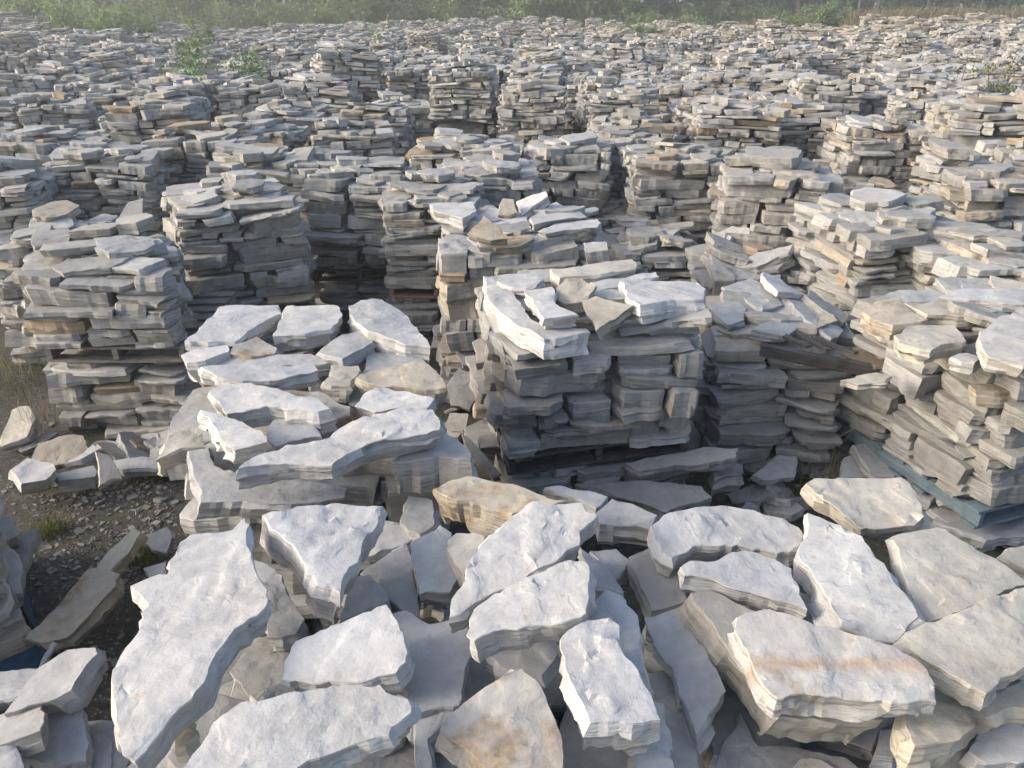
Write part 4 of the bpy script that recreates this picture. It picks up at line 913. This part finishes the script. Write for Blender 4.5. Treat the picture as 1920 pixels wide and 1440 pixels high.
shrub(gx(250, 46), 46, 2.4, 3.0, 'low pale shrub right of the large pale green one', LEAF_PALE, 12, 2000, .11)
shrub(gx(385, 30), 30, 2.55, 1.5, 'bright green bush poking up between stacks at left', LEAF_PALE, 4, 1800, .07)
shrub(gx(435, 18.9), 18.9, 2.05, 2.3, 'leafy weeds spreading over stacks, left of centre', LEAF, 5, 3200, .05, 'weeds', 'weeds')
shrub(gx(395, 20.9), 20.9, 2.15, 2.0, 'thin weeds behind the leafy ones, left of centre', LEAF, 6, 2000, .05, 'weeds', 'weeds')
shrub(gx(720, 31), 31, 2.3, 1.2, 'small green plant amid far stacks, centre left', LEAF_PALE, 7, 700, .06)
shrub(gx(1185, 44), 44, 3.1, 1.3, 'pointed young tree standing before the wood, right of centre', LEAF_PALE, 8, 1500, .08, 'young_tree', 'tree')
shrub(gx(1215, 45), 45, 2.0, 1.8, 'low bush right of the pointed young tree', LEAF, 9, 1200, .09)
shrub(gx(1540, 52), 52, 2.6, 2.2, 'round green bush before the bank at right', LEAF_PALE, 10, 1500, .10)
shrub(gx(1480, 54), 54, 2.0, 2.6, 'low green bush left of the round one before the bank', LEAF, 11, 1300, .10)
shrub(gx(1740, 11.3), 11.3, .55, .45, 'little weed growing in the hollow behind the broad pale stack', GRASS, 13, 260, .03, 'weeds', 'weeds')
shrub(gx(1770, 17.2), 17.2, 2.1, 1.5, 'grey-green weeds in the gap between right-hand rows', GRASS, 14, 700, .045, 'weeds', 'weeds')
shrub(gx(1850, 17.8), 17.8, 2.1, 1.4, 'sparse weeds nearest the right edge between rows', GRASS, 15, 600, .045, 'weeds', 'weeds')
# grass
def blades(name, spots, n, h, w, mat, label, seed, cat='grass'):
    r = np.random.RandomState(seed); sp_ = np.array(spots)[r.randint(0, len(spots), n)]
    ang = r.uniform(0, 6.28, n); rad = sp_[:, 3] * np.sqrt(r.uniform(0, 1, n)); x = sp_[:, 0] + np.cos(ang) * rad; y = sp_[:, 1] + np.sin(ang) * rad; z = sp_[:, 2]
    hh = h * r.uniform(.4, 1.2, n); a2 = r.uniform(0, 6.28, n); ln = hh * r.uniform(.15, .75, n); dx, dy = np.cos(a2), np.sin(a2)
    V = np.empty((n * 5, 3)); wx, wy = -dy * w, dx * w
    V[0::5] = np.c_[x - wx, y - wy, z]; V[1::5] = np.c_[x + wx, y + wy, z]
    V[2::5] = np.c_[x - wx * .7 + dx * ln * .35, y - wy * .7 + dy * ln * .35, z + hh * .6]; V[3::5] = np.c_[x + wx * .7 + dx * ln * .35, y + wy * .7 + dy * ln * .35, z + hh * .6]
    V[4::5] = np.c_[x + dx * ln, y + dy * ln, z + hh]
    b = np.arange(n)[:, None] * 5; T = np.concatenate([b + np.array((0, 1, 3)), b + np.array((0, 3, 2)), b + np.array((2, 3, 4))])
    o = link(name, mesh_np(name, V, T, None, mat)); tag(o, label, cat, kind='stuff')
g_ = []
for (px, py, r_) in ((1450, 860, .25), (1520, 880, .3), (1560, 900, .25), (1420, 800, .2), (1480, 930, .3), (1500, 980, .3), (1580, 830, .2), (1380, 810, .2), (20, 690, .5), (30, 720, .4), (95, 1000, .10), (270, 1050, .10), (310, 890, .12)):
    p = at(px, py, 0.0); g_.append((p.x, p.y, 0.0, r_))
blades('grass', g_, 2600, .12, .0025, GRASS, 'short green grass growing between the near stacks', 3)
d_ = []
for (px, py) in ((1475, 880), (1500, 870), (1535, 900), (1430, 840), (1570, 860), (60, 830), (75, 820), (30, 720)):
    p = at(px, py, 0.0); d_.append((p.x, p.y, 0.0, .14))
blades('dry_grass', d_, 150, .42, .0022, STRAW, 'dry straw-coloured grass stems between the near stacks', 4)
bank = []
rb_ = random.Random(4)
for i in range(420):
    y = rb_.uniform(58, 69); x = rb_.uniform(2, 56); bank.append((x, y, terrain_h(x, y), 1.6))
for i in range(160):
    y = rb_.uniform(60, 69); x = rb_.uniform(-50, 4); bank.append((x, y, terrain_h(x, y), 1.6))
blades('heath_grass', bank, 30000, .75, .03, BROWNG, 'brown and green rough grass on the bank before the wood', 6)
# tall single straws
def straw(pts, label):
    vs_, fs = [], []; tube(vs_, fs, [(p, .0032 * (1 - .6 * i / len(pts))) for i, p in enumerate(pts)], 5)
    o = link('grass_stalk', mesh_from('grass_stalk', vs_, fs, STRAW, True)); tag(o, label, 'grass stalk', 'tall dry stalks before the dark stack')
def stalk(px0, py0, h, dx, dy, label):
    p = at(px0, py0, 0.0); straw([(p.x + dx * t * t, p.y + dy * t * t, h * t) for t in (0, .2, .4, .6, .8, 1.0)], label)
stalk(1478, 880, 1.15, 0.05, 0.1, 'tallest thin dry stalk standing in front of the dark stack')
stalk(1590, 830, .75, 0.22, 0.05, 'dry stalk bending right towards the right-hand stack')
stalk(1440, 905, .55, -.38, 0.1, 'dry stalk slanting left across the front-centre stack')
stalk(1500, 905, .5, .25, -.1, 'short dry stalk bent low over the ground slabs')
# stone chips on the ground at left
rc = random.Random(21); chip_V, chip_T, chip_C, kk = [], [], [], 0
areas = [(60, 330, 890, 1100, 1100), (40, 240, 1180, 1260, 120), (1380, 1620, 800, 960, 200), (0, 120, 760, 960, 120)]
for (x0, x1, y0, y1, n) in areas:
    for i in range(n):
        p = at(rc.uniform(x0, x1), rc.uniform(y0, y1), 0.02); s = min(.10, .006 + rc.expovariate(1 / .011)); v, t = crude(s, s * rc.uniform(.4, .9), s * rc.uniform(.15, .4), rc)
        M = np.array(Matrix.Rotation(rc.uniform(0, 6.28), 3, 'Z') @ Matrix.Rotation(rc.gauss(0, .25), 3, 'X'))
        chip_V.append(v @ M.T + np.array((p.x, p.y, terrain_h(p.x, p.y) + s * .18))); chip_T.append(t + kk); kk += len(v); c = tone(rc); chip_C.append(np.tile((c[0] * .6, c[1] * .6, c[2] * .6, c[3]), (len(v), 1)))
o = link('stone_chips', mesh_np('stone_chips', np.concatenate(chip_V), np.concatenate(chip_T), np.concatenate(chip_C), STONE_J)); tag(o, 'small grey stone chips strewn on the bare soil', 'gravel', kind='stuff')

# ------------------------------------------------------------------ evening haze
def haze():
    vs_, fs = [], []; box(vs_, fs, (0, 150, 8.0), (700, 820, 20.0))
    m = bpy.data.materials.new('haze_air'); m.use_nodes = True; nt = m.node_tree; nt.nodes.clear()
    out = nt.nodes.new('ShaderNodeOutputMaterial'); v = nt.nodes.new('ShaderNodeVolumePrincipled')
    v.inputs['Color'].default_value = (0.93, 0.95, 0.97, 1); v.inputs['Density'].default_value = 0.003; v.inputs['Anisotropy'].default_value = 0.3
    nt.links.new(v.outputs[0], out.inputs['Volume'])
    o = link('haze', mesh_from('haze', vs_, fs, m)); tag(o, 'thin pale evening haze over the whole yard', 'haze', kind='stuff')
haze()
